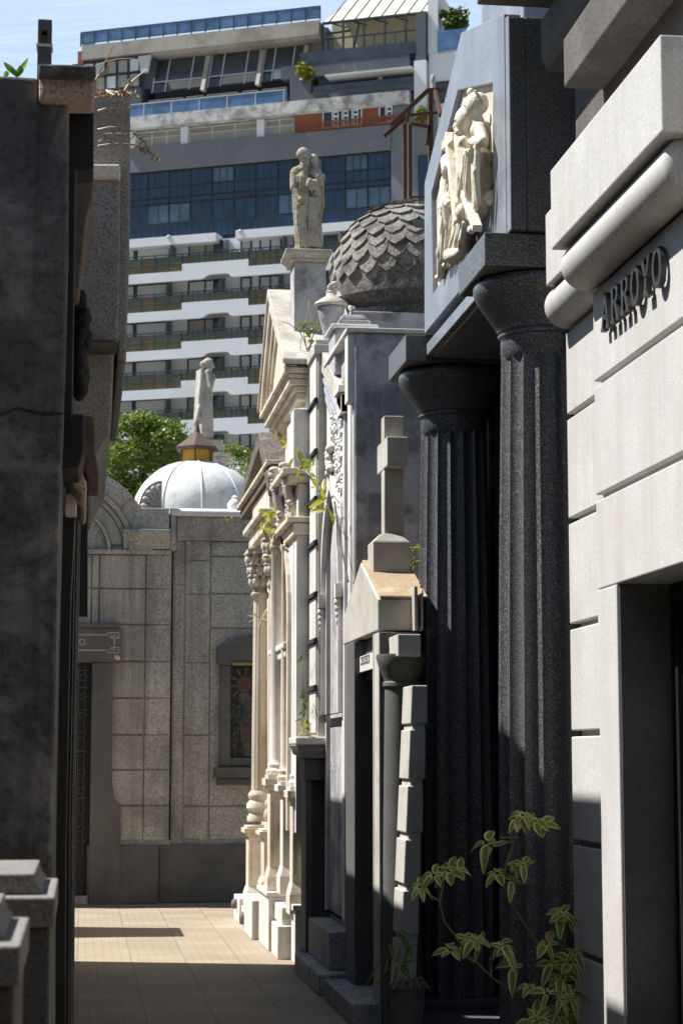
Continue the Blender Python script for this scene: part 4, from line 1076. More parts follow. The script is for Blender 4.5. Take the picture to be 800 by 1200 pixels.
# rusty frame behind it
mf = thing('rusty_frame', 'rusted iron frame with sloping beams and stone finial standing behind the dome', 'metal frame', (3.2, 19.2, 4.9))
YF = 19.3
def FP(px, py, dy=0): return U(px, py, Y=YF + dy)
b = MB().use('rust')
for px_, dy in ((474, -.1), (480, .1)):
    p0 = FP(px_, 145, dy); b.beam((p0.x, p0.y, 4.4), p0, .035, .035)
b.build('post', parent=mf, bevel=.003)
b = MB().use('rust'); p0 = FP(504, 108, .25); b.beam((p0.x, p0.y, 4.4), p0, .05, .05); b.build('post', parent=mf, bevel=.003)
b = MB().use('rust')
b.beam(FP(458, 147, -.1), FP(501, 106, -.1), .03, .045); b.beam(FP(450, 160, .05), FP(476, 137, .05), .03, .04)
b.beam(FP(476, 142, -.05), FP(480, 128, -.05), .03, .03)
b.build('sloping_beam', parent=mf, bevel=.003)
b = MB().use('rust'); b.beam(FP(509, 106, 0), FP(516, 135, -.3), .035, .05); b.beam(FP(500, 105.5, 0), FP(520, 106, 0), .03, .04); b.build('sloping_beam', parent=mf, bevel=.003)
b = MB().use('rust')
b.beam(FP(480, 135), FP(514, 132), .03, .03); b.beam(FP(480, 145), FP(505, 149), .03, .03); b.beam(FP(503, 148), FP(500, 170), .03, .03); b.beam(FP(503, 148), FP(504, 178), .03, .03); b.beam(FP(480, 231), FP(500, 231), .02, .02)
b.build('crossbar', parent=mf, bevel=.003)
b = MB().use('statue_grey'); kf = YF / FPX; c_ = FP(507, 95)
b.lathe([(3 * kf, FP(507, 104).z), (3.3 * kf, FP(507, 101).z), (2.6 * kf, FP(507, 100).z), (3.6 * kf, FP(507, 97).z), (3.4 * kf, FP(507, 92).z), (2.2 * kf, FP(507, 88.5).z), (.5 * kf, FP(507, 87).z)], c_.x, YF, 16)
b.build('finial', parent=mf, smooth=50)

# ================================================================== FAR GREY GRANITE MAUSOLEUM
YFW = 22.1
fw = thing('far_mausoleum', 'grey granite block mausoleum closing the alley, with arched pediment and mosaic window', 'mausoleum', (.9, 22.4, 0))
def fx(px, py=850): return ux(px, py, YFW)
def fz(py, px=180): return zY(px, py, YFW)
b = MB().use('grey_granite')
XL = -2.2
b.box(XL, fx(201), YFW + .03, 24.0, 0, fz(618)); b.box(fx(201), 2.6, YFW + .10, 24.0, 0, fz(606))
b.build('wall', parent=fw)
b = MB().use('grey_granite')
rows = [985, 944, 902, 861, 818, 775, 732, 690, 650]
colsL = [fx(-20), fx(40), fx(105), fx(114), fx(169), fx(199.5)]
for r0, r1 in zip(rows[:-1], rows[1:]):
    for c0, c1 in zip(colsL[:-1], colsL[1:]):
        if c1 - c0 < .2 and r0 > 780: continue
        if c1 < fx(112) and c0 > fx(35) and r0 > 735: continue
        g_ = .009 if c0 < fx(150) else .003
        b.box(c0 + .006, c1 - .006, YFW + (0 if c0 < fx(150) else .006), YFW + .06, fz(r0) + g_, fz(r1) - g_)
colsR = [fx(203), fx(216), fx(246), fx(302)]
rowsR = [985, 944, 902, 861, 818, 776, 735, 695, 655, 632]
for k, (c0, c1) in enumerate(zip(colsR[:-1], colsR[1:])):
    rk = ([985, 945, 632], [985, 945, 861, 776, 695, 655, 632], [985, 945, 735, 694, 650, 632])[k]
    for r0, r1 in zip(rk[:-1], rk[1:]):
        g_ = .003 if k == 1 and r0 < 940 else .008
        b.box(c0 + .005, c1 - .005, YFW + .075 + .02 * (k == 0), YFW + .13, fz(r0) + g_, fz(r1) - g_)
b.box(fx(303), 2.6, YFW + .08, YFW + .13, fz(985), fz(632))
b.build('block_facing', parent=fw, bevel=.008)
b = MB().use('grey_granite_dark')
b.box(fx(104.5), fx(187), YFW - .06, YFW + .05, 0, fz(990)); b.box(fx(188), 2.6, YFW + .01, YFW + .12, 0, fz(990)); b.box(XL, fx(60), YFW - .06, YFW + .05, 0, fz(990))
b.build('base_course', parent=fw, bevel=.012)
# cornice, arch, shoulder, shell, coping
b = MB().use('grey_granite')
b.box(fx(60), fx(198), YFW - .05, YFW + .1, fz(650), fz(645)); 
b.prism([(YFW - .04, fz(644)), (YFW - .05, fz(640)), (YFW - .16, fz(626)), (YFW - .16, fz(622)), (YFW + .1, fz(622)), (YFW + .1, fz(644))], 'x', fx(142), fx(197))
b.build('cornice', parent=fw, bevel=.006)
cxA, czA = fx(75), fz(646); ka = YFW / FPX
def arcring(mb, r0, r1, ya, yb, n=32):
    O = [(cxA + r1 * ka * math.cos(a), czA + r1 * ka * math.sin(a)) for a in [PI * k / n for k in range(n + 1)]]
    I = [(cxA + r0 * ka * math.cos(a), czA + r0 * ka * math.sin(a)) for a in [PI * k / n for k in range(n + 1)]]
    for k in range(n): mb.prism([O[k], O[k + 1], I[k + 1], I[k]], 'y', ya, yb)
b = MB().use('grey_granite')
arcring(b, 79, 99, YFW - .05, YFW + .5); arcring(b, 72, 78, YFW - .09, YFW + .4); arcring(b, 66, 71, YFW - .03, YFW + .4); arcring(b, 52, 65, YFW + .0, YFW + .4); arcring(b, 47, 51, YFW - .04, YFW + .4)
b.prism([(cxA + 46.5 * ka * math.cos(a), czA + 46.5 * ka * math.sin(a)) for a in [PI * k / 32 for k in range(33)]], 'y', YFW + .02, YFW + .4)
bmesh.ops.remove_doubles(b.bm, verts=b.bm.verts, dist=.0005)
b.build('arched_pediment', parent=fw, smooth=30)
b = MB().use('grey_granite'); b.box(fx(161), fx(195.5), YFW - .06, YFW + .4, fz(621), fz(596)); b.build('shoulder_block', parent=fw, bevel=.01)
b = MB().use('grey_granite')
sx_, sz_ = fx(187), fz(597); Rs = 27 * ka
pts = [(sx_, sz_)] + [(sx_ - Rs * math.cos(a), sz_ + Rs * 1.28 * math.sin(a)) for a in [PI / 2 * k / 14 for k in range(15)]]
b.prism(pts, 'y', YFW + .02, YFW + .14)
for k in range(5):
    a = PI / 2 * (k + .5) / 5
    b.capsule((sx_ - Rs * .18 * math.cos(a) - .005, YFW + .015, sz_ + Rs * .22 * math.sin(a) + .01), (sx_ - Rs * .80 * math.cos(a), YFW + .015, sz_ + Rs * 1.02 * math.sin(a)), .01, .034, 8)
b.build('shell_ornament', parent=fw, smooth=40)
b = MB().use('white_paint')
b.prism([(YFW - .04, fz(604)), (YFW - .04, fz(598)), (YFW + .10, fz(594)), (YFW + .5, fz(594)), (YFW + .5, fz(604))], 'x', fx(197), 2.6); b.build('coping', parent=fw, bevel=.015)
b = MB().use('grey_granite'); b.box(fx(205), 2.6, YFW + .04, YFW + .45, fz(632), fz(604.5)); b.box(fx(197.5), fx(204), YFW - .02, YFW + .45, fz(645), fz(604.5)); b.build('parapet', parent=fw, bevel=.008)
b = MB().use('grey_granite_dark'); b.box(fx(199.5), fx(202), YFW + .03, YFW + .075, fz(985), fz(640)); b.build('corner_groove', parent=fw)
# doorway
b = MB().use('grey_granite_dark')
b.box(fx(20), fx(141.5), YFW - .07, YFW + .2, fz(777), fz(737)); b.box(fx(18), fx(138), YFW - .09, YFW + .2, fz(736.5), fz(731))
b.build('lintel', parent=fw, bevel=.008)
b = MB().use('greek_key')
def key(px0, py0, px1, py1): b.box(fx(min(px0, px1)), fx(max(px0, px1)), YFW - .073, YFW - .0705, fz(max(py0, py1)), fz(min(py0, py1)))
T_ = 1.3
for ys_ in (1, -1):
    m_ = 753.2; Yk = lambda d: m_ + ys_ * d
    key(40, Yk(9), 125, Yk(9) + T_); key(124, Yk(11.5), 138.5, Yk(11.5) + T_); key(124, Yk(9), 124 + T_, Yk(11.5))
    key(137.2, Yk(5.5), 138.5, Yk(12)); key(127.5, Yk(5.5), 138.5, Yk(5.5) + T_); key(127.5, Yk(5.5), 128.8, Yk(8.5)); key(128, Yk(8), 135, Yk(8) + T_)
key(132.2, 748, 133.4, 758.6)
cr = [(fx(95) + 3.6 * ka * math.cos(t), fz(753.5) + 4 * ka * math.sin(t)) for t in [2 * PI * k / 16 for k in range(16)]]
ci = [(fx(95) + 2.5 * ka * math.cos(t), fz(753.5) + 2.9 * ka * math.sin(t)) for t in [2 * PI * k / 16 for k in range(16)]]
b.ring(cr, ci, 'y', YFW - .073, YFW - .0705)
b.build('greek_key_border', parent=fw)
b = MB().use('grey_granite_dark')
b.prism([(fx(107), 0), (fx(143), 0), (fx(143), fz(945)), (fx(136), fz(938)), (fx(132), fz(915)), (fx(131.5), fz(777.5)), (fx(107), fz(777.5))], 'y', YFW - .075, YFW + .2)
b.prism([(fx(10), 0), (fx(45), 0), (fx(45), fz(777.5)), (fx(18), fz(777.5))], 'y', YFW - .075, YFW + .2)
b.build('door_jamb', parent=fw, bevel=.008)
b = MB().use('soft_black'); b.box(fx(45), fx(107), YFW + .02, YFW + .05, 0.04, fz(777.5)); df = b.build('door', parent=fw)
b = MB().use('iron')
y_ = YFW + .0
xc0, xc1 = fx(88), fx(104)
for px_ in (88, 92, 99): b.capsule((fx(px_), y_, fz(1000)), (fx(px_), y_, fz(782)), .006, seg=6)
for k in range(9):
    zc_ = fz(795 + k * 22); r_ = .045
    for s in (1, -1):
        b.tube([(fx(94.5) + s * .02 + s * r_ * (1 - .06 * t) * math.cos(t * .6), y_, zc_ + r_ * (1 - .06 * t) * math.sin(t * .6)) for t in range(10)], .0065, 6)
for py_ in (786, 806, 832, 880, 935, 985): b.capsule((fx(86), y_, fz(py_)), (fx(102), y_, fz(py_)), .006, seg=6)
b.build('iron_grille', parent=df, smooth=60)
b = MB().use('grey_granite'); b.box(fx(40), fx(106), YFW - .12, YFW + .1, 0, .09); b.build('door_step', parent=fw, bevel=.008)
b = MB().use('warm_stone'); b.ball((fx(136), YFW - .05, fz(771)), .045, .06, .03, rot=(0, .5, 0)); b.build('lamp_bracket', parent=fw, smooth=60)
# mosaic window
b = MB().use('grey_granite_dark')
xw_, xe_ = fx(253.5), fx(330)
top = [(xw_, fz(757)), (fx(262), fz(756))] + [(fx(262) + (fx(296) - fx(262)) * t, fz(756 - 13 * math.sin(t * PI / 2))) for t in (.2, .4, .6, .8, 1)]
top += [(2 * fx(296) - x, z) for x, z in top[::-1][1:]]
b.prism([(top[0][0], fz(779))] + top + [(top[-1][0], fz(779))], 'y', YFW - .05, YFW + .12)
b.prism([(fx(257.5), fz(898)), (fx(257.5), fz(779.3)), (fx(270), fz(779.3)), (fx(270), fz(898))], 'y', YFW - .02, YFW + .12)
b.prism([(fx(322), fz(898)), (fx(322), fz(779.3)), (fx(336), fz(779.3)), (fx(336), fz(898))], 'y', YFW - .02, YFW + .12)
b.box(fx(270), fx(322), YFW - .0, YFW + .12, fz(898), fz(888))
b.box(fx(251), fx(340), YFW - .09, YFW + .12, fz(912), fz(899)); b.box(fx(255), fx(338), YFW - .06, YFW + .12, fz(920), fz(912.5))
wf = b.build('window', parent=fw, bevel=.008)
b = MB().use('brass'); b.box(fx(272), fx(320), YFW - .075, YFW - .052, fz(779.5), fz(776.5)); b.build('brass_rail', parent=wf)
mo = MB().use('mosaic_dark'); mo.box(fx(270), fx(322), YFW + .05, YFW + .10, fz(888), fz(779.5))
def tess(mat, pts, d=.002):
    mo.use(mat); mo.prism([(fx(x, y), fz(y, x)) for x, y in pts], 'y', YFW + .05 - d, YFW + .0505)
hx, hy = 286.5, 802
for k in range(20):          # rays
    a = 2 * PI * k / 20 + .08; a2 = a + .20
    tess('mosaic_pale' if k % 2 else 'mosaic_dark', [(hx + 9.5 * math.cos(a), hy + 11 * math.sin(a)), (hx + 18 * math.cos(a), hy + 20 * math.sin(a)), (hx + 18 * math.cos(a2), hy + 20 * math.sin(a2)), (hx + 9.5 * math.cos(a2), hy + 11 * math.sin(a2))], .002 if k % 2 else .0015)
tess('mosaic_pink', [(hx + 8.5 * math.cos(t), hy + 10 * math.sin(t)) for t in [2 * PI * k / 18 for k in range(18)]], .004)
tess('mosaic_skin', [(hx + 4 * math.cos(t), hy + 6 * math.sin(t)) for t in [2 * PI * k / 14 for k in range(14)]], .006)
tess('mosaic_pale', [(281, 812), (292, 812), (299, 832), (298, 870), (284, 872), (279, 840)], .005)
tess('mosaic_pink', [(286, 822), (293, 818), (297, 850), (292, 884), (284, 884), (283, 850)], .008)
tess('mosaic_teal', [(279, 826), (286, 824), (287, 842), (282, 850), (273, 846), (275, 832)], .0095)
tess('mosaic_red', [(272, 828), (278, 828), (277, 842), (271, 843)], .0085); tess('mosaic_red', [(271, 866), (279, 862), (281, 880), (271, 884)], .0085)
tess('mosaic_teal', [(274, 852), (280, 850), (280, 860), (275, 862)], .0105); tess('mosaic_red', [(298, 838), (304, 834), (306, 880), (299, 882)], .0085)
tess('mosaic_pale', [(288, 874), (298, 872), (299, 886), (287, 886)], .0095)
rr = random.Random(4)
for k in range(60):
    x, y = rr.uniform(271, 305), rr.uniform(822, 886); s = rr.uniform(1.2, 2.4)
    tess(rr.choice(['mosaic_red', 'mosaic_pale', 'mosaic_dark', 'mosaic_teal', 'mosaic_pink']), [(x - s, y - s * .8), (x + s * .6, y - s), (x + s, y + s * .7), (x - s * .5, y + s)], .012 + .0002 * k)
mo.build('mosaic', parent=wf)
b = MB().use('white_paint'); fu = U(275, 600, Y=YFW + .2)
b.lathe([(.05, fu.z), (.08, fu.z + .04), (.085, fu.z + .09), (.055, fu.z + .13), (.03, fu.z + .15), (.035, fu.z + .17), (.008, fu.z + .19)], fu.x, YFW + .2, 16); b.build('finial', parent=fw, smooth=50)

# ================================================================== WHITE DOMED CHAPEL BEHIND
YC = 25.4; kc = YC / FPX
ch = thing('white_chapel', 'white painted dome chapel with small ochre lantern, behind the grey granite wall', 'chapel', (1.45, YC, 0))
cX = ux(230, 590, YC); RB = 76 * kc; zb_c = zY(230, 607, YC); zt_c = zY(230, 541, YC)
b = MB().use('white_paint')
b.lathe([(RB, zb_c - .35)] + [(RB * math.cos(a) ** .92, zb_c + (zt_c - zb_c) * math.sin(a)) for a in [PI / 2 * k / 16 for k in range(16)]] + [(.03, zt_c)], cX, YC, 64)
for k in range(10):
    a = 2 * PI * k / 10 + .35
    b.tube([(cX + (RB * math.cos(e) ** .92 + .003) * math.cos(a), YC + (RB * math.cos(e) ** .92 + .003) * math.sin(a), zb_c + (zt_c - zb_c) * math.sin(e)) for e in [PI / 2 * j / 14 for j in range(14)]], .012, 6)
b.build('dome', parent=ch, smooth=40)
b = MB().use('white_paint'); b.box(cX - RB, cX + RB, YC - RB, YC + RB, 0, zb_c - .3); b.build('wall', parent=ch, bevel=.02)
b = MB().use('ochre'); lx = ux(231, 535, YC); z0, z1 = zY(231, 547, YC), zY(231, 527, YC)
b.lathe([(19 * kc, z0), (19 * kc, z1)], lx, YC, 6, a0=.35)
la = b.build('lantern', parent=ch)
b = MB().use('roof_brown')
for k in range(6):
    a = .35 + 2 * PI * k / 6; b.beam((lx + 19.6 * kc * math.cos(a), YC + 19.6 * kc * math.sin(a), z0), (lx + 19.6 * kc * math.cos(a), YC + 19.6 * kc * math.sin(a), z1), .018, .018)
b.build('lantern_post', parent=la)
b = MB().use('roof_brown')
z2 = zY(231, 507, YC); b.lathe([(27 * kc, z1 - .015), (27.5 * kc, z1 + .02), (15 * kc, z1 + .12), (4 * kc, z2), (.006, z2 + .16)], lx, YC, 6, a0=.35); b.build('lantern_roof', parent=la)

# single robed statue on its own pillar
YS2 = 27.3; k2 = YS2 / FPX
b = MB().use('grey_granite'); pz = zY(240, 517, YS2)
pr = thing('statue_pillar', 'square stone pillar behind the ochre lantern carrying the robed figure', 'pillar', (ux(243, 520, YS2), YS2, 0))
x0, x1 = ux(233, 520, YS2), ux(261, 520, YS2)
b.box(x0, x1, YS2 - .17, YS2 + .17, 0, pz - .32); b.build('shaft', parent=pr, bevel=.01)
b = MB().use('carved_stone'); b.box(x0 - .03, x1 + .06, YS2 - .2, YS2 + .2, pz - .318, pz - .24); b.box(x0 - .06, x1 + .10, YS2 - .24, YS2 + .24, pz - .238, pz - .19); b.box(x0, x1, YS2 - .17, YS2 + .17, pz - .188, pz)
b.build('capital', parent=pr, bevel=.01)
s2 = MB().use('statue_grey')
def sx2(px): return ux(px, 470, YS2)
def sz2(py): return zY(240, py, YS2)
robe(s2, sx2(239.5), YS2, pz, [(0, .125, .15, 0, 0), (.12, .118, .145, .002, 0), (.35, .112, .135, .0, 0), (.52, .105, .125, .005, 0), (.66, .100, .12, .012, 0), (.78, .108, .13, .010, 0), (.86, .104, .13, .01, 0), (.905, .085, .105, .012, 0), (.935, .05, .055, .02, 0), (.96, .036, .036, .03, 0)], nf=9, amp=.15)
head(s2, (sx2(244.5), YS2 - .01, sz2(427.5)), .074, (.93, -.3, -.2), 1.02)
s2.ball((sx2(238), YS2, sz2(427)), .05)
for k in range(9): s2.tube([(sx2(236.5 - .5 * k), YS2 - .10 + .02 * k, sz2(434)), (sx2(234 - .45 * k), YS2 - .12 + .02 * k, sz2(465)), (sx2(231.5 - .4 * k), YS2 - .12 + .02 * k, sz2(491 + k))], [.03, .028, .02], 7)
s2.capsule((sx2(243), YS2 - .11, sz2(438)), (sx2(246), YS2 - .15, sz2(455)), .045, .042); s2.capsule((sx2(246), YS2 - .15, sz2(455)), (sx2(249), YS2 - .12, sz2(446)), .036, .03)
s2.ball((sx2(249.5), YS2 - .11, sz2(444)), .03, .035, .04)
for k in range(8):
    t = k / 7; s2.tube([(sx2(238 + 9 * t), YS2 - .12 + .05 * abs(t - .4), sz2(462)), (sx2(237 + 11 * t), YS2 - .14 + .05 * abs(t - .4), sz2(488)), (sx2(235 + 14 * t), YS2 - .15 + .05 * abs(t - .4), sz2(514))], [.014, .018, .016], 7)
s2.capsule((sx2(234), YS2 - .13, sz2(478)), (sx2(231), YS2 - .16, sz2(490)), .03, .02)
so = s2.build('statue', smooth=180); sculpt(so, .008, 1, .008)
tag(so, 'robed stone figure in profile above the ochre lantern', 'statue', 'rooftop statues')

# ================================================================== APARTMENT BUILDING
ANG = math.radians(24)
AO = U(300, 600, Y=125); UD = Vector((math.cos(ANG), -math.sin(ANG), 0)); ND = Vector((math.sin(ANG), math.cos(ANG), 0))   # ND points away from the camera
ap_ = thing('apartment_building', 'tall apartment block with green balconies, blue glass storeys and glazed penthouse', 'building', (AO.x, AO.y, 0))
ap_.rotation_euler = (0, 0, -ANG)
def A(px, py):
    d = ray(px, py); t = (AO.x * ND.x + AO.y * ND.y) / (d.x * ND.x + d.y * ND.y)
    p = Vector((0, 0, EYE)) + d * t
    return ((p.x - AO.x) * UD.x + (p.y - AO.y) * UD.y, p.z)
def Au(px, py=250): return A(px, py)[0]
def Aw(py, px=300): return A(px, py)[1]
def abuild(mb, name, mat=None, parent=None, **k): return mb.build(name, mat, parent or ap_, local=True, **k)
UL, UR = Au(84, 90), 15.6
# body: local x = u, y = depth (negative = towards camera), z = height
b = MB().use('apt_wall'); b.box(UL + .2, UR, .9, 14, 0, Aw(280)); abuild(b, 'wall')
b = MB().use('apt_slate'); b.box(UL + .25, Au(500), .5, 13.9, Aw(280) + .01, Aw(115)); b.box(Au(172, 60), Au(375), 1.6, 13.8, Aw(115) + .01, Aw(30)); b.box(Au(370), Au(488), .5, 3, Aw(140, 430), Aw(62, 430)); abuild(b, 'upper_wall')
_pane_cache = {}
def apt_window(name, u0, u1, w0, w1, v, cols=1, rowsn=1, pane='glass_navy', frame='apt_frame', fw_=.05):
    key_ = (round(u1 - u0, 2), round(w1 - w0, 2), cols, rowsn, frame, fw_)
    W, H = u1 - u0, w1 - w0
    if key_ in _pane_cache: me_f = _pane_cache[key_]
    else:
        m = MB().use(frame)
        m.ring([(0, 0), (W, 0), (W, H), (0, H)], [(fw_, fw_), (W - fw_, fw_), (W - fw_, H - fw_), (fw_, H - fw_)], 'y', -.05, .05)
        for c in range(1, cols): m.box(W * c / cols - fw_ / 2, W * c / cols + fw_ / 2, -.04, .04, fw_, H - fw_)
        for r in range(1, rowsn): m.box(fw_, W - fw_, -.035, .035, H * r / rowsn - fw_ / 2, H * r / rowsn + fw_ / 2)
        me_f = None
        o = abuild(m, name); me_f = o.data; _pane_cache[key_] = me_f; bpy.data.objects.remove(o)
    f = bpy.data.objects.new(name, me_f); COL.objects.link(f); f.parent = ap_; f.location = (u0, v, w0)
    p = MB().use(pane); p.box(.01, W - .01, -.01, .01, .01, H - .01)
    p.build('pane', parent=f, local=True)
    return f
rr = random.Random(77)
# --- blue curtain wall
uc0, uc1 = Au(148, 190), Au(457, 180)
wc1, wc0 = 39.8, 35.1
b = MB().use('glass_navy'); b.box(uc0, uc1, .22, .45, wc0, wc1); abuild(b, 'curtain_wall')
N = 12; du = (uc1 - uc0) / N
lev = [(wc1 - .10, wc1 - 1.12, 3), (wc1 - 1.15, wc1 - 1.85, 3), (wc1 - 1.9, wc1 - 2.25, 3), (wc1 - 2.3, wc1 - 3.6, 2), (wc1 - 3.65, wc1 - 4.65, 3)]
for i in range(N):
    for j, (w1_, w0_, c_) in enumerate(lev):
        pn = rr.choice(['glass_navy', 'glass_navy', 'glass_blue', 'glass_blue', 'glass_pale'] if j in (0, 3) else ['glass_navy', 'glass_blue', 'glass_navy'])
        apt_window('window', uc0 + i * du + .02, uc0 + (i + 1) * du - .02, w0_, w1_, .16, c_, 1, pn, fw_=.045)
# --- grey concrete band above it
b = MB().use('apt_grey'); b.box(uc0 - 2, uc1 + .05, -.15, .4, wc1 + .01, 41.4); abuild(b, 'concrete_band')
b = MB().use('apt_grey'); b.box(uc1 + .06, Au(512), -.05, .9, 34, 42.6); abuild(b, 'side_wall')
# --- white window storey / brick storey
ub = Au(345, 140)
wS0, wS1 = 41.42, 42.62
pill = [160, 190, 214, 218, 253, 278, 303, 308, 344]
for px_ in (155, 216, 305): b = MB().use('apt_white'); b.box(Au(px_, 155) - .25, Au(px_, 155) + .25, .0, .5, wS0, wS1); abuild(b, 'white_pier')
for pa, pb, c_ in ((158, 212, 3), (219, 302, 3), (308, 344, 2)):
    apt_window('window', Au(pa, 155) + .06, Au(pb, 155) - .06, wS0 + .02, wS1 - .02, .35, c_, 1, 'apt_curtain', 'apt_white', .06)
b = MB().use('apt_alu')
for k in range(96):
    u = Au(158, 155) + k * (ub - Au(158, 155)) / 96; b.box(u, u + .025, .02, .04, wS0, wS0 + .62)
b.box(Au(158, 155), ub, .01, .05, wS0 + .62, wS0 + .66); abuild(b, 'balustrade')
b = MB().use('apt_brick'); b.box(ub + .03, Au(481, 140), .02, .6, wS0, wS1 - .002); abuild(b, 'brick_wall')
b = MB().use('apt_brick')
for k in range(60):
    u = ub + .05 + k * (Au(481, 150) - ub - .05) / 60; b.box(u, u + .07, -.12, -.06, wS0, wS0 + .55)
b.box(ub, Au(481, 150), -.13, -.05, wS0 + .55, wS0 + .60); abuild(b, 'brick_railing')
for pa, pb, c_ in ((378, 424, 4), (444, 460, 2)):
    apt_window('window', Au(pa, 140), Au(pb, 140), Aw(149, 400), Aw(129, 400), 0, c_, 1, 'glass_navy', 'apt_white', .07)
for px_ in (394, 405.5, 417, 456.5):
    b = MB().use('apt_white'); u = Au(px_, 140); wz0, wz1 = Aw(148, 400), Aw(130, 400)
    b.box(u - .17, u + .17, -.07, -.055, wz0, wz1)
    b.use('glass_navy')
    for k in range(3): b.box(u - .1, u + .1, -.09, -.072, wz0 + .12 + k * (wz1 - wz0 - .1) / 3, wz0 + .12 + (k + .55) * (wz1 - wz0 - .1) / 3)
    abuild(b, 'louvre_panel')
# --- peeling white terrace band, glass rail, dark windows behind
b = MB().use('apt_peel'); b.box(UL + 3.2, Au(481, 125), -.5, .5, 42.66, 43.45); abuild(b, 'terrace_band')
b = MB().use('rail_blue'); b.box(UL + 3.4, Au(337, 115), -.42, -.38, 43.46, 44.25); rb_ = abuild(b, 'terrace_railing')
b = MB().use('apt_alu'); b.box(UL + 3.4, Au(337, 115), -.45, -.36, 44.26, 44.33)
for k in range(7): u = UL + 3.5 + k * (Au(335, 115) - UL - 3.5) / 6; b.box(u - .03, u + .03, -.44, -.37, 43.46, 44.26)
b.build('rail_post', parent=rb_, local=True)
for pa, pb in ((172, 212), (216, 236), (240, 276), (282, 300), (305, 334)):
    apt_window('window', Au(pa, 118), Au(pb, 118), 43.47, 44.75, .40, 2, 1, rr.choice(['glass_blue', 'glass_smoke']), 'apt_alu', .05)
# --- raked studio windows with fins
w0_, w1_ = 45.2, 47.75
for i, (pa, pb) in enumerate(((176, 236), (241, 300), (304, 352))):
    u0, u1 = Au(pa, 85), Au(pb, 85)
    m = MB().use('glass_smoke'); m.taper(u0, u1, .25, .3, w0_, u0, u1, 1.2, 1.25, w1_); wp = abuild(m, 'raked_window')
    m = MB().use('apt_alu')
    for t in (.02, .27, .74, .98):
        u = u0 + (u1 - u0) * t; m.taper(u - .04, u + .04, .18, .24, w0_, u - .04, u + .04, 1.13, 1.19, w1_)
    m.taper(u0, u1, .40, .46, w0_ + .75, u0, u1, .43, .49, w0_ + .83); m.build('glazing_bar', parent=wp, local=True)
    m = MB().use('apt_curtain' if i < 2 else 'apt_alu'); m.taper(u0 + (u1 - u0) * (.30 if i else .4), u1 - .1, .22, .235, w0_ + .1, u0 + (u1 - u0) * (.30 if i else .3), u1 - .1, .47, .485, w0_ + .73); m.build('blind', parent=wp, local=True)
    m = MB().use('apt_concrete'); m.taper(u1 + .02, u1 + .28, -.25, .2, w0_ - .3, u1 + .02, u1 + .28, .9, 1.2, w1_ - .1); abuild(m, 'fin')
b = MB().use('apt_concrete'); b.box(Au(97, 50), Au(374, 30), -.1, 1.4, 47.9, 48.85); b.box(Au(172, 50), Au(374, 30), .2, 1.4, 47.78, 47.898); abuild(b, 'concrete_parapet')
b = MB().use('apt_brick'); b.box(Au(90, 60), Au(97, 60) - .02, .2, 1.4, 47.0, 48.6); abuild(b, 'brick_pier')
b = MB().use('rail_blue'); b.box(Au(95, 35), Au(375, 15), .02, .06, 49.05, 49.8); b.box(Au(95, 35), Au(95, 35) + .04, .07, 4, 49.05, 49.8); rb_ = abuild(b, 'roof_railing')
b = MB().use('apt_frame')
u0, u1 = Au(95, 35), Au(375, 15)
for k in range(18): u = u0 + (u1 - u0) * k / 17; b.box(u - .03, u + .03, -.01, .08, 48.86, 49.85)
b.box(u0, u1, 0, .07, 49.80, 49.86); b.box(u0, u1, 0, .07, 49.02, 49.06); b.build('rail_post', parent=rb_, local=True)
# left glazed corner
for j in range(2):
    for i in range(6):
        u0 = UL + i * .82; apt_window('window', u0, u0 + .80, 47.72 - 1.02 * (j + 1), 47.72 - 1.02 * j - .03, .1, 1, 1, rr.choice(['apt_curtain', 'apt_shutter', 'apt_curtain']), 'apt_frame', .08)
b = MB().use('apt_slate'); b.box(UL, Au(165, 95), .1, 3, 44.4, 45.65); abuild(b, 'spandrel')
b = MB().use('apt_slate'); b.box(UL + .3, Au(178, 85), .6, 3.0, 45.66, 47.77); abuild(b, 'upper_wall')
b = MB().use('apt_alu'); b.taper(UL + 5.0, UL + 5.5, .0, .2, 46.6, UL + 4.8, UL + 5.7, .0, .2, 47.75); abuild(b, 'gusset')
# --- penthouse on the right
uP0, uP1 = Au(377, 40), Au(499, 30)
b = MB().use('apt_slate'); b.box(Au(330, 85), Au(480, 70), -.1, .5, 45.1, 45.95); b.box(Au(487, 40), Au(499, 40), -.1, 1, 45.1, 48.6); abuild(b, 'terrace_wall')
b = MB().use('glass_smoke'); b.box(Au(352, 60), Au(486, 50), -.12, -.08, 45.96, 46.75); abuild(b, 'terrace_railing')
b = MB().use('canopy_cream'); b.taper(uP0, uP1, .25, .35, 48.76, uP0 + .9, uP1 - .4, 3.2, 3.3, 51.3); b.box(uP0 + .1, uP1 - .1, 1.9, 2.0, 45.5, 50.0); abuild(b, 'canopy')
b = MB().use('apt_frame')
b.box(uP0, uP1, .1, .3, 48.62, 48.75); b.box(uP0, uP1, .1, .2, 47.55, 47.63)
for k in range(6): u = uP0 + (uP1 - uP0) * k / 5; b.box(u - .06, u + .06, .1, .25, 45.96, 48.62)
for k in range(5): u = uP0 + (uP1 - uP0) * (k + .5) / 5; b.box(u - .03, u + .03, .1, .2, 45.96, 47.6); b.beam((u, .2, 48.6), (u + .4, 1.85, 48.9), .07, .07)
for k in range(8): u = uP0 + .4 + (uP1 - uP0 - .8) * k / 7; b.beam((u, .2, 48.76), (u + .3, 3.1, 51.27), .04, .04)
b.beam((uP0 + .2, .3, 48.0), (uP0 + 1.4, 1.7, 48.6), .1, .1); b.beam((uP0 + 1.9, .3, 46), (uP0 + 2.4, .4, 48.6), .1, .1); abuild(b, 'penthouse_frame')
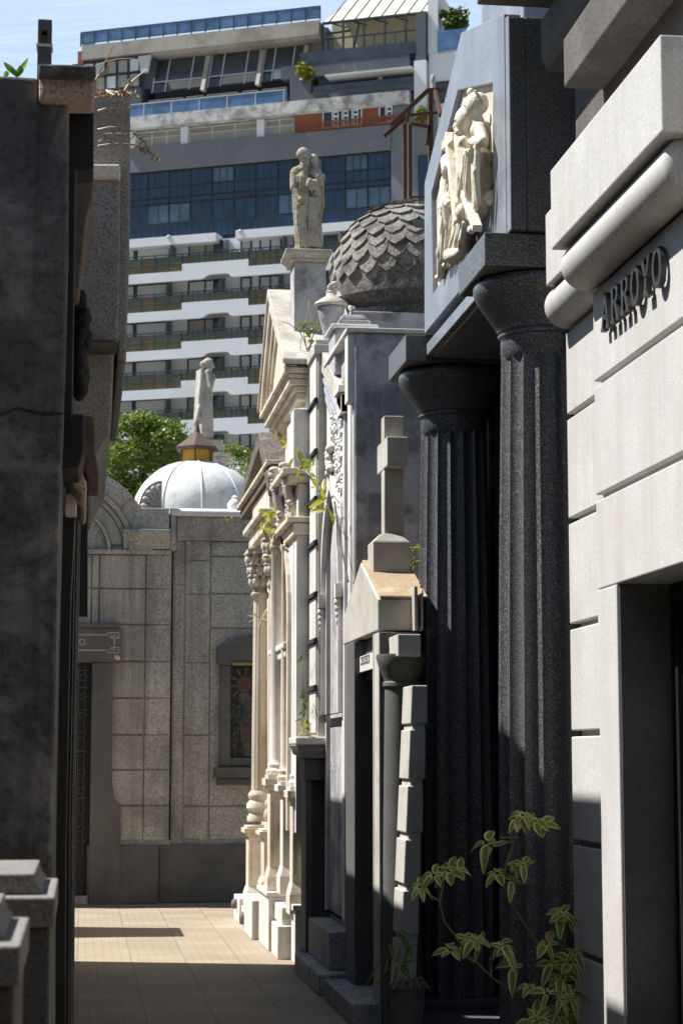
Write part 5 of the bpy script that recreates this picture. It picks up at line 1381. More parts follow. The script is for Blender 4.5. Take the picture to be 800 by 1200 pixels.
b = MB().use('apt_alu'); b.box(Au(385, 80), Au(486, 75), -.8, .4, 44.75, 44.88); abuild(b, 'awning')
apt_window('window', Au(392, 92), Au(441, 88), 43.5, 44.65, .3, 3, 1, 'apt_curtain', 'apt_frame', .06); apt_window('window', Au(448, 88), Au(484, 84), 43.5, 44.65, .3, 2, 1, 'glass_smoke', 'apt_frame', .06)
b = MB().use('apt_alu'); b.box(Au(442, 88), Au(447, 88), .2, .5, 43.46, 44.74); abuild(b, 'column')
b = MB().use('apt_slate'); b.box(Au(365, 105), Au(485, 98), -.2, -.1, 43.46, 44.0); b.box(Au(340, 110), Au(365, 100), -.1, .5, 43.46, 45.09); abuild(b, 'terrace_wall')
b = MB().use('glass_smoke'); b.box(Au(368, 95), Au(485, 88), -.22, -.19, 44.01, 44.4); abuild(b, 'terrace_railing')
b = MB().use('apt_white')
b.box(Au(486, 90), Au(500, 90), -.25, 6, 42.0, 45.4); b.box(Au(501, 40), Au(560, 30), .2, 8, 30, 45.9); b.box(Au(500, 20), Au(512, 20), .2, 8, 45.92, 50.2); abuild(b, 'white_tower')
b = MB().use('rail_blue'); b.box(Au(512, 40), Au(545, 35), .0, .05, 45.95, 47.3); abuild(b, 'tower_railing')
apt_window('window', Au(505, 115), Au(530, 110), 42.6, 44.0, .15, 1, 1, 'glass_smoke', 'apt_frame', .08)
apt_window('window', Au(490, 205), Au(505, 205), 36.0, 39.2, -.1, 1, 1, 'glass_blue', 'apt_frame', .08)
# --- balconied storeys below
PF = 2.55
b = MB().use('apt_white'); b.box(UL + .1, Au(222, 285) + 2.2, -1.0, .88, 34.45, 35.02); b.box(Au(282, 280), UR, -1.0, .88, 34.5, 35.06); abuild(b, 'slab_edge')
uu = {k: Au(k, 310) for k in (84, 137, 150, 165, 202, 213, 222, 246, 263, 266, 276, 282, 299, 305, 332, 340, 372, 380, 420)}
segs = [(UL + .1, uu[222], True), (uu[222], uu[299], False), (uu[299], uu[372], True), (uu[372], Au(440, 310), False), (Au(440, 310), UR, True)]
for k in range(7):
    wb = 31.95 - PF * k                    # underside of the balcony band
    # white band with its stepped top and scooped underside
    m = MB().use('apt_white')
    for (a0, a1, deep) in segs:
        top_w = wb + (.62 if deep else 1.08)
        if deep: m.box(a0 + .004, a1 - .004, -1.3, -1.1, wb, top_w)
        else:
            L = a1 - a0; s0, s1 = a0 + L * .36, a0 + L * .70
            pts = [(a0, wb), (s0 - .35, wb), (s0 - .15, wb + .05), (s0 + .1, wb + .22), (s0 + .35, wb + .27), (s1 - .2, wb + .27), (s1 + .02, wb + .22), (s1 + .12, wb + .06), (s1 + .3, wb), (a1, wb), (a1, top_w), (a0, top_w)]
            m.prism(pts, 'y', -1.3, -1.1)
    abuild(m, 'balcony_front')
    m = MB().use('apt_soffit'); m.box(UL + .1, UR, -1.098, .0, wb + .32, wb + .46); abuild(m, 'balcony_slab')
    m = MB().use('apt_white'); m.box(UL + .15, UR, -.12, .88, wb + .465, wb + 2.86); abuild(m, 'balcony_wall')
    wr = wb + 1.76                          # top rail
    m = MB()
    for (a0, a1, deep) in segs:
        n = 9 if deep else 12
        for i in range(n):
            x0 = a0 + (a1 - a0) * i / n + .03; x1 = a0 + (a1 - a0) * (i + 1) / n - .03
            m.use('rail_rust' if i in (1, 6) else 'rail_green'); m.box(x0, x1, -1.25, -1.22, wb + 1.12, wr - .19)
            if deep: m.use('rail_gold'); m.box(x0, x1, -1.25, -1.22, wb + .66, wb + 1.06)
    pn = abuild(m, 'balcony_railing')
    m = MB().use('apt_frame')
    m.box(UL + .1, UR, -1.29, -1.23, wr - .03, wr + .03); m.box(UL + .1, UR, -1.28, -1.23, wr - .19, wr - .15)
    for (a0, a1, deep) in segs:
        n = 9 if deep else 12
        for i in range(n + 1): u = a0 + (a1 - a0) * i / n; m.box(u - .03, u + .03, -1.28, -1.22, wb + (.64 if deep else 1.09), wr)
        if deep: m.box(a0, a1, -1.28, -1.22, wb + 1.06, wb + 1.11); m.box(a0, a1, -1.28, -1.22, wb + .62, wb + .66)
    m.build('rail_bar', parent=pn, local=True)
    for pa in (202, 264, 332, 400):
        m = MB().use('screen_green'); u = Au(pa, 305) + (.25 if k == 0 else 0)
        m.prism([(-1.08, wb + .47), (-1.08, wb + 2.45), (-.7, wb + 2.62), (-.13, wb + 2.80), (-.13, wb + .47)], 'x', u, u + .06); abuild(m, 'balcony_screen')
    wf0, wf1 = wb + .58, wb + 2.76
    for pa, pb, c_, pn_ in ((100, 134, 2, 'apt_shutter'), (138, 160, 1, 'apt_shutter'), (161, 201, 1, 'apt_shutter'), (222, 262, 2, 'apt_shutter' if k % 2 else 'apt_curtain'), (283, 296, 1, 'apt_shutter'), (305, 331, 2, 'apt_shutter'), (345, 372, 2, 'apt_shutter'), (380, 396, 1, 'glass_smoke')):
        apt_window('window', Au(pa, 300), Au(pb, 300), wf0, wf1, -.17, c_, 1, pn_, 'apt_frame', .10)
    apt_window('window', Au(252, 300), Au(263, 300), wf0, wf1 - .02, -.26, 1, 1, 'glass_navy', 'apt_frame', .07)
b = MB().use('apt_white'); b.box(UL + .1, UR, -1.2, .85, 0, 31.95 - PF * 7); abuild(b, 'lower_wall')
for k in range(2):
    b = MB().use('apt_alu'); u = Au(205 if k == 0 else 288, 278); b.ball((u, -1.05, 34.95), .16, .16, .13); abuild(b, 'floodlight', smooth=60)

# ------------------------------------------------------------------ trees, terrace greenery
def leafcloud(mb, blobs, n, size, rnd, mats=('tree_leaf',)):
    tot = sum(r * r for _, r, _ in blobs)
    for (c, r, sq) in blobs:
        c = Vector(c)
        for k in range(int(n * r * r / tot)):
            d = Vector((rnd.gauss(0, 1), rnd.gauss(0, 1), rnd.gauss(0, 1))).normalized()
            rad = r * (rnd.random() ** .45) * rnd.uniform(.85, 1.12)
            p = c + Vector((d.x * rad, d.y * rad, d.z * rad * sq))
            a = Vector((rnd.gauss(0, 1), rnd.gauss(0, 1), rnd.gauss(0, .6))).normalized()
            nn = (d + Vector((rnd.gauss(0, .6), rnd.gauss(0, .6), .5 + rnd.gauss(0, .5)))).normalized()
            s = a.cross(nn)
            if s.length < .05: continue
            s.normalize(); s_ = size * rnd.uniform(.6, 1.3); w_ = s_ * .36
            mb.use(rnd.choice(mats))
            mb.poly([p - a * s_ * .5, p - a * s_ * .1 + s * w_, p + a * s_ * .5, p - a * s_ * .1 - s * w_])
def tree(label, px, py_top, py_mid, Y, rpx, n, mats, seed, name='leafy_tree'):
    rnd = random.Random(seed); k = Y / FPX
    c = U(px, py_mid, Y=Y); R = rpx * k
    t = thing(name, label, 'tree', (c.x, Y, 0), 'trees between the tombs and the apartments')
    m = MB().use('bark')
    m.tube([(c.x, Y, 0), (c.x + .2, Y, c.z * .4), (c.x - .1, Y, c.z * .75), (c.x, Y, c.z)], [R * .13, R * .10, R * .075, R * .04], 10)
    for i in range(9):
        a = rnd.uniform(0, 6.28); zz0 = c.z * rnd.uniform(.55, .9)
        m.tube([(c.x, Y, zz0), (c.x + R * .4 * math.cos(a), Y + R * .4 * math.sin(a), zz0 + R * .4), (c.x + R * .85 * math.cos(a), Y + R * .85 * math.sin(a), zz0 + R * .8)], [R * .05, R * .03, R * .012], 6)
    m.build('trunk', parent=t, smooth=60)
    blobs = [((c.x, Y, c.z), R * .8, .85)]
    for i in range(26):
        d = Vector((rnd.gauss(0, 1), rnd.gauss(0, 1), rnd.gauss(.25, .8))).normalized()
        blobs.append(((c.x + d.x * R * .82, Y + d.y * R * .82, c.z + d.z * R * .75), R * rnd.uniform(.22, .42), .75))
    for i in range(8):
        blobs.append(((c.x + rnd.uniform(-.7, .7) * R, Y + rnd.uniform(-.7, .7) * R, c.z - R * rnd.uniform(.7, 1.3)), R * .5, .8))
    m = MB(); leafcloud(m, blobs, n, R * .085, rnd, mats); m.build('crown', parent=t, normals=False)
tree('leafy green tree showing left of the white dome', 168, 476, 540, 70, 60, 14000, ('tree_leaf', 'tree_leaf', 'tree_leaf_pale'), 2)
tree('pale feathery tree peeping out right of the ochre lantern', 275, 512, 560, 62, 44, 7000, ('tree_leaf_pale', 'tree_leaf_pale', 'tree_leaf'), 5)
def shrub(label, px, py, rpx, mats, seed, depth=-.35, n=700):
    rnd = random.Random(seed); u, w_ = A(px, py); p = AO.copy(); p.z = 0
    loc = Vector((AO.x, AO.y, 0)) + UD * u + ND * depth; loc.z = w_
    m = MB(); r = rpx * 125 / FPX
    blobs = [((loc.x + rnd.uniform(-.5, .5) * r, loc.y + rnd.uniform(-.3, .3) * r, loc.z + rnd.uniform(-.4, .6) * r), r * rnd.uniform(.4, .7), 1.0) for _ in range(9)]
    leafcloud(m, blobs, n, .32, rnd, mats)
    m.use('bark'); m.tube([(loc.x, loc.y, loc.z - r * 1.2), (loc.x, loc.y, loc.z)], .06, 6)
    tag(m.build('terrace_shrub', normals=False), label, 'shrub', 'plants on the apartment terraces')
shrub('yellow green bush spilling over the dark terrace wall of the apartments', 360, 86, 11, ('weed_leaf', 'weed_yellow', 'tree_leaf'), 31)
shrub('dark green shrub on the apartment tower roof beside the penthouse', 531, 20, 17, ('fern_leaf', 'tree_leaf'), 32, .8)
shrub('bright green plant on the balcony behind the rusty iron frame', 495, 138, 10, ('weed_leaf', 'tree_leaf_pale'), 33)

# translucent layer added high behind the apartments to pale the sky, with faint cloud wisps
m_, nt_, bs_ = _new('pale_veil')
for n in list(nt_.nodes): nt_.nodes.remove(n)
ou = nt_.nodes.new('ShaderNodeOutputMaterial'); mx_ = nt_.nodes.new('ShaderNodeMixShader'); tp = nt_.nodes.new('ShaderNodeBsdfTransparent'); tl = nt_.nodes.new('ShaderNodeBsdfTranslucent')
tl.inputs['Color'].default_value = (.70, .82, 1, 1)
pz_ = _pos(nt_, (.0016, .00022, 1)); fa_ = _ramp(nt_, _noise(nt_, pz_, 1.0, 4, .55, 1.2), .3, .72, .24, .32)
nt_.links.new(fa_, mx_.inputs[0]); nt_.links.new(tp.outputs[0], mx_.inputs[1]); nt_.links.new(tl.outputs[0], mx_.inputs[2]); nt_.links.new(mx_.outputs[0], ou.inputs[0])
M['pale_veil'] = m_
cb = MB().use('pale_veil')
for i in range(12):
    for j in range(12):
        P4 = [(-4500 + 1000 * (i + a), 3300 + 560 * (j + b2), 2000 + 18 * math.sin((i + a) * 1.7 + (j + b2) * 2.3)) for a, b2 in ((0, 0), (1, 0), (1, 1), (0, 1))]
        cb.poly(P4)
bmesh.ops.remove_doubles(cb.bm, verts=cb.bm.verts, dist=1)
o = cb.build('sky_veil', smooth=180); o['kind'] = 'stuff'; o['label'] = 'thin wispy veil added to pale the sky behind the apartment block'; o['category'] = 'cloud'

# ================================================================== LEFT SIDE OF THE ALLEY
lt1 = thing('dark_tomb', 'near dark rough concrete tomb wall with cracked stained face filling the left edge', 'tomb', (-.5, 7.2, 0))
def PXZ(pts, Y): return [xz(x, y, Y) for x, y in pts]
b = MB().use('dark_concrete')
pl = PXZ([(45, 116), (81, 116), (80, 300), (77, 420), (71, 560), (66, 760), (62, 950), (60, 1260)], 6.5)
b.prism([(-2.2, pl[-1][1] - .4), (-2.2, xz(0, 88, 6.5)[1])] + [xz(20, 89, 6.5), xz(45, 90.5, 6.5)] + pl + [(pl[-1][0], pl[-1][1] - .4)], 'y', 6.5, 7.5)
b.box(-2.1, -.09, 7.52, 8.98, 0, 4.18)  # unseen body behind the front, added to shade the pier opposite
b.build('wall', parent=lt1, bevel=.012)
b = MB().use('soft_black')
cr = [(0, 487), (8, 484), (16, 480), (22, 478), (30, 481), (40, 483), (52, 485), (66, 484), (74, 485)]
b.tube([U(x, y, Y=6.497) for x, y in cr], .0035, 5); b.build('crack', parent=lt1)
b = MB().use('dark_concrete'); b.prism(PXZ([(45.2, 88), (112, 90), (112, 76), (45.2, 74)], 6.40), 'y', 6.40, 6.62); b.build('coping', parent=lt1, bevel=.008)
b = MB().use('warm_lit')
p0 = PXZ([(46, 115.5), (111, 116.5), (111, 90.5), (46, 88.7)], 6.44)
b.prism(p0, 'y', 6.44, 6.60); b.build('coping_band', parent=lt1, bevel=.012)
b = MB().use('soft_black'); b.prism([(-.5, p0[0][1] + .04)] + PXZ([(110, 112)], 6.63) + PXZ([(110, 117.2), (110, 198), (89, 199), (88, 300), (85, 484)], 6.63) + [(-.5, zY(85, 484, 6.63))], 'y', 6.63, 6.8); b.build('recess_shade', parent=lt1, bevel=.006)  # near-black slab painting the shadow under the coping
b = MB().use('brown_stone'); b.prism(PXZ([(86, 200), (110, 200), (108.5, 232), (101, 256), (97, 300), (93, 338), (86, 340)], 7.6), 'y', 7.6, 8.4); b.build('bracket', parent=lt1, bevel=.008)
b = MB().use('iron_wreath')
rr = random.Random(12)
for k in range(60):
    t = k / 59; px = 93 + 5 * math.sin(t * PI) + rr.uniform(-6, 6) * (1 - .4 * t); py = 346 + 116 * t
    b.ball(U(px, py, Y=7.9 + rr.uniform(-.02, .02)), .022, .022, .03, 8, 6)
b.capsule(U(93, 350, Y=7.93), U(95, 458, Y=7.93), .026, .03)
gl = b.build('wreath', smooth=60, parent=lt1)
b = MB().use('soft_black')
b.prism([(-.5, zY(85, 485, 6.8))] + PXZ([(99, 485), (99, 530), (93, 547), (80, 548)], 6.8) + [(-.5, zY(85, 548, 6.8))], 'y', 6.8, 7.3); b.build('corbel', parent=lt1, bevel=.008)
b = MB().use('brown_stone'); b.prism(PXZ([(90, 487), (111, 487), (112, 528), (117, 559), (104, 560), (97, 545), (90, 530)], 7.35), 'y', 7.35, 7.9); b.build('corbel', parent=lt1, bevel=.008)
b = MB().use('warm_lit'); b.prism(PXZ([(76, 548), (92, 546), (97, 556), (102, 566), (102, 577), (96, 579), (88, 572), (80, 562)], 7.2), 'y', 7.2, 8.2); b.build('scroll_moulding', parent=lt1, bevel=.01)
b = MB().use('white_paint'); b.prism(PXZ([(76, 577), (90, 579), (90, 603), (76, 603)], 7.5), 'y', 7.5, 7.6); b.build('panel', parent=lt1, bevel=.006)
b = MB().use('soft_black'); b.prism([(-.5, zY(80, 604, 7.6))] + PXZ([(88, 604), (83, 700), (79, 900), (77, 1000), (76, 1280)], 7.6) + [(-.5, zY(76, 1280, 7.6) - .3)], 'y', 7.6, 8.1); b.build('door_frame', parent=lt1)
b = MB().use('grey_granite_dark'); b.prism(PXZ([(70, 690), (71.5, 690), (66, 1000), (65, 1260), (63.6, 1260), (64.6, 1000)], 7.56), 'y', 7.56, 7.61); b.build('frame_bead', parent=lt1)
b = MB().use('grey_granite_dark'); b.prism([(-.5, zY(80, 580, 8.4))] + PXZ([(95, 578), (93, 700), (90, 850), (88, 960), (86.5, 1280)], 8.4) + [(-.5, zY(76, 1280, 8.4) - .2)], 'y', 8.4, 9.0); b.build('pilaster', parent=lt1, bevel=.004)
b = MB().use('brown_granite')
for d in (2.2, 5.2): b.prism(PXZ([(95 - d - 1.2, 580), (95 - d, 580), (93 - d, 700), (88 - d, 960), (86.5 - d, 1270), (86.5 - d - 1.2, 1270), (88 - d - 1.2, 960), (93 - d - 1.2, 700)], 8.37), 'y', 8.37, 8.41)
b.build('pilaster_fillet', parent=lt1)
b = MB().use('soft_black'); b.prism(PXZ([(88, 574), (103, 574), (103, 722), (88, 722)], 9.02), 'y', 9.02, 9.08); b.build('return', parent=lt1)
# thin square post with a slot, on top of the wall
b = MB().use('tomb_granite_dark')
pc = [xz(43.5, 92, 7.0), xz(60, 92, 7.0)]; zt1, zb1 = zY(50, 22, 7.0), zY(50, 92, 7.0); 
xa_, xb2 = pc[0][0], pc[1][0]; xo, xi = xz(48.5, 40, 7)[0], xz(56, 40, 7)[0]; zo, zi = zY(50, 35, 7), zY(50, 50, 7)
b.ring([(xa_, zb1 - .2), (xb2, zb1 - .2), (xb2, zt1), (xa_, zt1)], [(xo, zi), (xi, zi), (xi, zo), (xo, zo)], 'y', 7.0, 7.06)
po = b.build('stone_post', bevel=.004); tag(po, 'slim grey stone post with square slot on the dark tomb top', 'post')
b = MB().use('lit_cream'); b.box(xo - .003, xi + .004, 7.05, 7.058, zi - .003, zo + .003); b.box(xa_ - .004, xb2 + .004, 6.992, 7.064, zi - .014, zi - .006); b.build('bright_slot_fill', parent=po)  # cream sheet in the slot stands in for the bright opening

lt2 = thing('granite_tomb', 'speckled brown granite tomb with heavy stepped cornice jutting over the alley', 'tomb', (-.5, 10.3, 0))
b = MB().use('brown_granite')
b.prism(PXZ([(84, 112), (153, 111), (152.5, 260), (151, 330), (148, 423), (137.5, 423), (137.5, 402), (84, 402)], 9.16), 'y', 9.16, 11.6)
b.build('cornice', parent=lt2, bevel=.012)
b = MB().use('brown_granite'); b.prism(PXZ([(86, 209.5), (141, 209.5), (140.5, 300), (138.5, 399), (86, 399)], 9.08), 'y', 9.08, 9.155); b.build('cornice_block', parent=lt2, bevel=.01)
b = MB().use('lit_cream'); b.prism(PXZ([(86, 191.5), (141.5, 192), (141.5, 209), (86, 209)], 9.05), 'y', 9.05, 9.15); b.build('cornice_fillet', parent=lt2, bevel=.01)  # cream strip paints light reflected off the cornice face
b = MB().use('brown_stone'); b.prism(PXZ([(86, 400), (137, 400), (137, 409), (86, 409)], 9.0), 'y', 9.0, 9.155); b.build('ledge', parent=lt2, bevel=.006)
b = MB().use('warm_lit'); b.use('brown_granite'); b.prism(PXZ([(84, 410), (134, 410), (132.5, 450), (131, 490), (129, 513), (121, 523), (114, 536), (108, 556), (84, 562)], 9.13), 'y', 9.13, 11.5); b.build('scroll_bracket', parent=lt2, bevel=.012)
b = MB().use('dark_concrete'); b.box(-1.7, -.08, 9.2, 11.6, 0, zY(100, 112, 9.16) - .01); b.box(-1.6, -.05, 9.25, 11.58, 2.9, zY(100, 112, 9.16) - .02); b.build('wall', parent=lt2, bevel=.01)

lt3 = thing('low_tomb', 'lower dark tomb hidden in the row past the granite one', 'tomb', (-.9, 12.8, 0))  # unseen, placed and sized to shade the fronts opposite
b = MB().use('dark_concrete'); b.box(-1.7, -.10, 11.66, 13.9, 0, 3.55); b.build('wall', parent=lt3, bevel=.01)
b = MB().use('brown_granite'); b.box(-1.75, -.08, 11.64, 13.92, 3.55, 3.73); b.build('cornice', parent=lt3, bevel=.01)
b = MB().use('dark_metal'); b.box(-.11, -.09, 12.4, 13.2, .1, 2.2); b.build('door', parent=lt3)
lt4 = thing('end_tomb', 'unseen dark tomb placed last in the left row before the cross alley', 'tomb', (-.9, 15.0, 0))  # out of view, sized to set the shadow edge across the alley
b = MB().use('dark_concrete'); b.box(-1.8, -.10, 14.0, 16.05, 0, 4.05); b.build('wall', parent=lt4, bevel=.01)
b = MB().use('brown_granite'); b.box(-1.85, -.06, 13.97, 16.1, 4.05, 4.3); b.build('cornice', parent=lt4, bevel=.01)
b = MB().use('dark_metal'); b.box(-.11, -.09, 14.6, 15.4, .1, 2.2); b.build('door', parent=lt4)
lt5 = thing('side_tomb', 'unseen low pale tomb added across the side alley throwing a shadow stripe on the tiles', 'tomb', (-1.3, 18.9, 0))  # added out of view to cast the stripe on the paving
b = MB().use('grey_granite'); b.box(-2.6, -.42, 18.45, 19.3, 0, 1.98); b.build('wall', parent=lt5, bevel=.01)
b = MB().use('grey_granite_dark'); b.box(-2.65, -.38, 18.42, 19.33, 1.983, 2.08); b.build('cornice', parent=lt5, bevel=.01)

# the two stepped granite gate posts at the lower left corner
def gatepost(y0, y1, xr, label):
    t = thing('gate_post', label, 'post', (xr - .15, (y0 + y1) / 2, 0), 'granite posts at the near left tomb')
    b = MB().use('tomb_granite_dark'); b.box(xr - .34, xr - .008, y0 + .03, y1 - .02, 0, 1.263); b.build('shaft', parent=t, bevel=.006)
    b = MB().use('post_granite'); b.box(xr - .36, xr, y0, y1, 1.266, 1.324)
    P_ = [(xr - .026, 1.3245), (xr - .028, 1.333), (xr - .036, 1.342), (xr - .040, 1.352), (xr - .041, 1.366)]
    b.prism([(xr - .36, 1.3245)] + P_ + [(xr - .36, 1.366)], 'y', y0 + .07, y1 - .02); b.build('cap', parent=t, bevel=.004)
gatepost(3.0, 3.52, -.083, 'nearest stepped granite post cap catching sun at the bottom left corner')
gatepost(4.0, 4.62, -.046, 'shaded stepped granite post cap just past the sunny one')

# unseen tombs added behind the camera and far left to block ambient light
def unseen_tomb(name, label, x0, x1, y0, y1, z, mat, door_x):
    t = thing(name, label, 'tomb', ((x0 + x1) / 2, (y0 + y1) / 2, 0), 'unseen tombs added to block ambient light')
    b = MB().use(mat); b.box(x0, x1, y0, y1, 0, z); b.build('wall', parent=t, bevel=.02)
    b = MB().use('brown_granite'); b.box(x0 - .06, x1 + .06, y0 + .03, y1 - .03, z + .002, z + .22); b.build('cornice', parent=t, bevel=.02)
    b = MB().use('dark_metal'); ym_ = (y0 + y1) / 2
    if door_x is not None: b.box(door_x - .02, door_x + .02, ym_ - .5, ym_ + .5, .1, 2.2)
    else: b.box((x0 + x1) / 2 - .5, (x0 + x1) / 2 + .5, y1 - .02, y1 + .02, .1, 2.2)
    b.build('door', parent=t, bevel=.005)
unseen_tomb('unseen_tomb', 'unseen dark concrete tomb added beside the photographer on the left', -3.0, -.55, -5.5, 2.4, 4.4, 'dark_concrete', -.55)
unseen_tomb('unseen_tomb', 'unseen brown granite tomb added behind the photographer on the left', -3.0, -.6, -13, -5.6, 4.8, 'brown_granite', -.6)
unseen_tomb('unseen_tomb', 'unseen dark brown granite tomb added next to the lettered mausoleum', 2.35, 5, -1, 5.9, 4.9, 'brown_granite_dark', 2.35)
unseen_tomb('unseen_tomb', 'unseen dark tomb added behind the photographer on the right', 2.4, 5, -13, -1.1, 4.6, 'dark_concrete', 2.4)
unseen_tomb('unseen_tomb', 'unseen wide dark tomb added across the alley behind the photographer', -4, 6, -16, -13.1, 6.0, 'dark_concrete', None)
unseen_tomb('unseen_tomb', 'unseen long dark row of tombs added behind the left hand tombs', -8, -3.4, -13, 15.6, 5.6, 'dark_concrete', -3.4)
unseen_tomb('unseen_tomb', 'unseen brown tomb added at the far left end of the cross alley', -13, -9.3, 15.0, 24.5, 4.8, 'brown_granite', -9.3)

# ================================================================== PLANTS
def leaflet(mb, base, tip, side, w, droop, mi=('umbrella_green', 'umbrella_cream'), n=6):
    """one leaf blade with a folded midrib; inner zone dark, margin pale"""
    base, tip, side = Vector(base), Vector(tip), Vector(side).normalized()
    up = (tip - base).cross(side).normalized()
    if up.z < 0: up = -up
    rows = []
    for i in range(n + 1):
        t = i / n; c = base.lerp(tip, t) + Vector((0, 0, -droop * t * t)) ; ww = w * (math.sin(PI * min(1, t * .93 + .04)) ** .75) * (1 - .25 * t)
        rows.append([c - side * ww + up * ww * .28, c - side * ww * .55 + up * ww * .12, c, c + side * ww * .55 + up * ww * .12, c + side * ww + up * ww * .28])
    V = [[mb.bm.verts.new(p) for p in r] for r in rows]
    for i in range(n):
        for j in range(4):
            mb.use(mi[1] if j in (0, 3) or (mi[1] == 'umbrella_cream' and i < 1) else mi[0]); mb._f([V[i][j], V[i][j + 1], V[i + 1][j + 1], V[i + 1][j]])
def umbrella(mb, c, axis, n, L, rnd, mi=('umbrella_green', 'umbrella_cream')):
    c = Vector(c); ax = Vector(axis).normalized()
    a = ax.cross(Vector((.3, .5, .2))).normalized(); b2 = ax.cross(a)
    for k in range(n):
        an = 2 * PI * k / n + rnd.uniform(-.25, .25)
        d = (a * math.cos(an) + b2 * math.sin(an)) * 1.0 + ax * rnd.uniform(.05, .45)
        d.normalize(); l = L * rnd.uniform(.6, 1.25)
        leaflet(mb, c + d * l * .12, c + d * l, ax.cross(d), l * rnd.uniform(.24, .31), l * rnd.uniform(-.05, 1.0), mi if rnd.random() > .06 or mi[0] != 'umbrella_green' else ('weed_yellow', 'dry_grass'))
rnd = random.Random(41)
YU = 8.9
up = thing('umbrella_plant', 'variegated umbrella plant with drooping cream edged leaves before the black columns', 'plant', tuple(U(640, 1250, Y=YU)[:2]) + (0,))
def Q(px, py, dy=0): return U(px, py, Y=YU + dy)
stems = [[(655, 1330, 0), (640, 1230, 0), (612, 1170, 0), (575, 1145, -.03), (548, 1118, -.05), (520, 1080, -.08), (514, 1056, -.1), (492, 1041, -.12)],
         [(514, 1056, -.1), (518, 1040, -.1), (521, 1022, -.1)],
         [(660, 1330, 0), (655, 1190, .0), (646, 1130, 0), (628, 1105, .02), (604, 1068, .03), (590, 1040, .04), (583, 1025, .04)],
         [(590, 1020, .03), (600, 990, .03), (607, 968, .02), (611, 956, .02)],
         [(604, 985, .03), (580, 990, 0), (570, 988, -.02)], [(606, 981, .03), (585, 982, .0)],
         [(575, 1145, -.03), (573, 1125, -.04), (584, 1112, -.04)], [(556, 1128, -.05), (540, 1118, -.06), (528, 1114, -.06)], [(602, 1160, -.02), (602, 1145, -.03), (601, 1134, -.03)],
         [(646, 1130, 0), (643, 1112, -.02), (640, 1104, -.02)], [(650, 1140, 0), (662, 1100, .0), (664, 1072, .0)], [(655, 1180, 0), (664, 1150, -.02), (668, 1126, -.03)]]
b = MB().use('stem')
for s in stems: b.tube([Q(*p) for p in s], [.0075 - .0045 * i / len(s) for i in range(len(s))], 6)
b.build('stems', parent=up, smooth=60)
clus = [(491, 1040, -.12, 26), (508, 1026, -.11, 24), (526, 1020, -.1, 27), (537, 1022, -.1, 25), (556, 1102, -.05, 26), (547, 1100, -.04, 22), (564, 1104, -.05, 24), (586, 1108, -.04, 26), (592, 1112, -.05, 20), (528, 1114, -.06, 28),
        (601, 1133, -.03, 28), (570, 988, -.02, 28), (575, 992, -.01, 22), (582, 1024, .04, 26), (606, 1018, .03, 24), (612, 1014, .02, 22), (600, 1032, .03, 20), (612, 956, .02, 28), (626, 962, .02, 28), (634, 966, .03, 26), (606, 962, .02, 24),
        (640, 1106, -.02, 26), (656, 1072, 0, 30), (664, 1076, 0, 26), (648, 1130, -.02, 24), (668, 1128, -.03, 30), (662, 1138, -.03, 28), (655, 1146, -.03, 26), (672, 1116, -.02, 22)]
for k in range(20): clus.append((rnd.uniform(620, 676), rnd.uniform(1150, 1215), rnd.uniform(-.15, .08), rnd.uniform(20, 28)))
m = MB()
for (px, py, dy, sz) in clus:
    umbrella(m, Q(px, py, dy), (rnd.uniform(-.5, .35), -.75 + rnd.uniform(-.3, .3), .75), rnd.choice((4, 5, 5, 6, 7)), sz * YU / FPX * .74, rnd)
m.build('leaves', parent=up, normals=False, smooth=180)
# potted plant by the battered pier
YK = 10.85
pk_ = thing('potted_plant', 'leafy plant in a round pot tucked between pier and black column', 'potted plant', tuple(U(476, 1150, Y=YK)[:2]) + (0,))
pcx = U(477, 1160, Y=YK); kk = YK / FPX
b = MB().use('terracotta'); zr_ = zY(477, 1152, YK)
b.lathe([(.075, 0), (.085, zr_ * .5), (.095, zr_ - .03), (.102, zr_ - .028), (.102, zr_), (.09, zr_), (.085, zr_ - .03)], pcx.x, YK, 28); b.build('pot', parent=pk_, smooth=40)
b = MB().use('twig')
for k in range(5): b.tube([(pcx.x - .02 * k, YK - .05, zr_ - .02), (pcx.x - .06 + .03 * k, YK - .1, zr_ + .04), (pcx.x - .10 + .05 * k, YK - .12, zr_ - .02)], .006, 5)
b.build('stems', parent=pk_)
m = MB()
for (px, py, tx, ty, w_, dp) in ((465, 1140, 478, 1128, .018, .02), (470, 1100, 484, 1118, .018, .02), (466, 1090, 482, 1098, .014, .02), (474, 1128, 480, 1108, .018, .0), (478, 1115, 486, 1104, .016, .01), (455, 1122, 448, 1142, .02, .03), (452, 1118, 428, 1152, .022, .02), (460, 1130, 442, 1150, .02, .02),
                                  (462, 1125, 455, 1105, .02, .0), (466, 1128, 470, 1108, .018, .0), (468, 1132, 486, 1124, .018, .01), (456, 1134, 436, 1146, .018, .02), (464, 1132, 462, 1152, .02, .01), (470, 1130, 480, 1146, .02, .01)):
    leaflet(m, U(px, py, Y=YK - .05), U(tx, ty, Y=YK - .08), (.6, .3, .5), w_, dp, ('weed_leaf', 'fern_leaf'))
m.build('leaves', parent=pk_, normals=False, smooth=180)
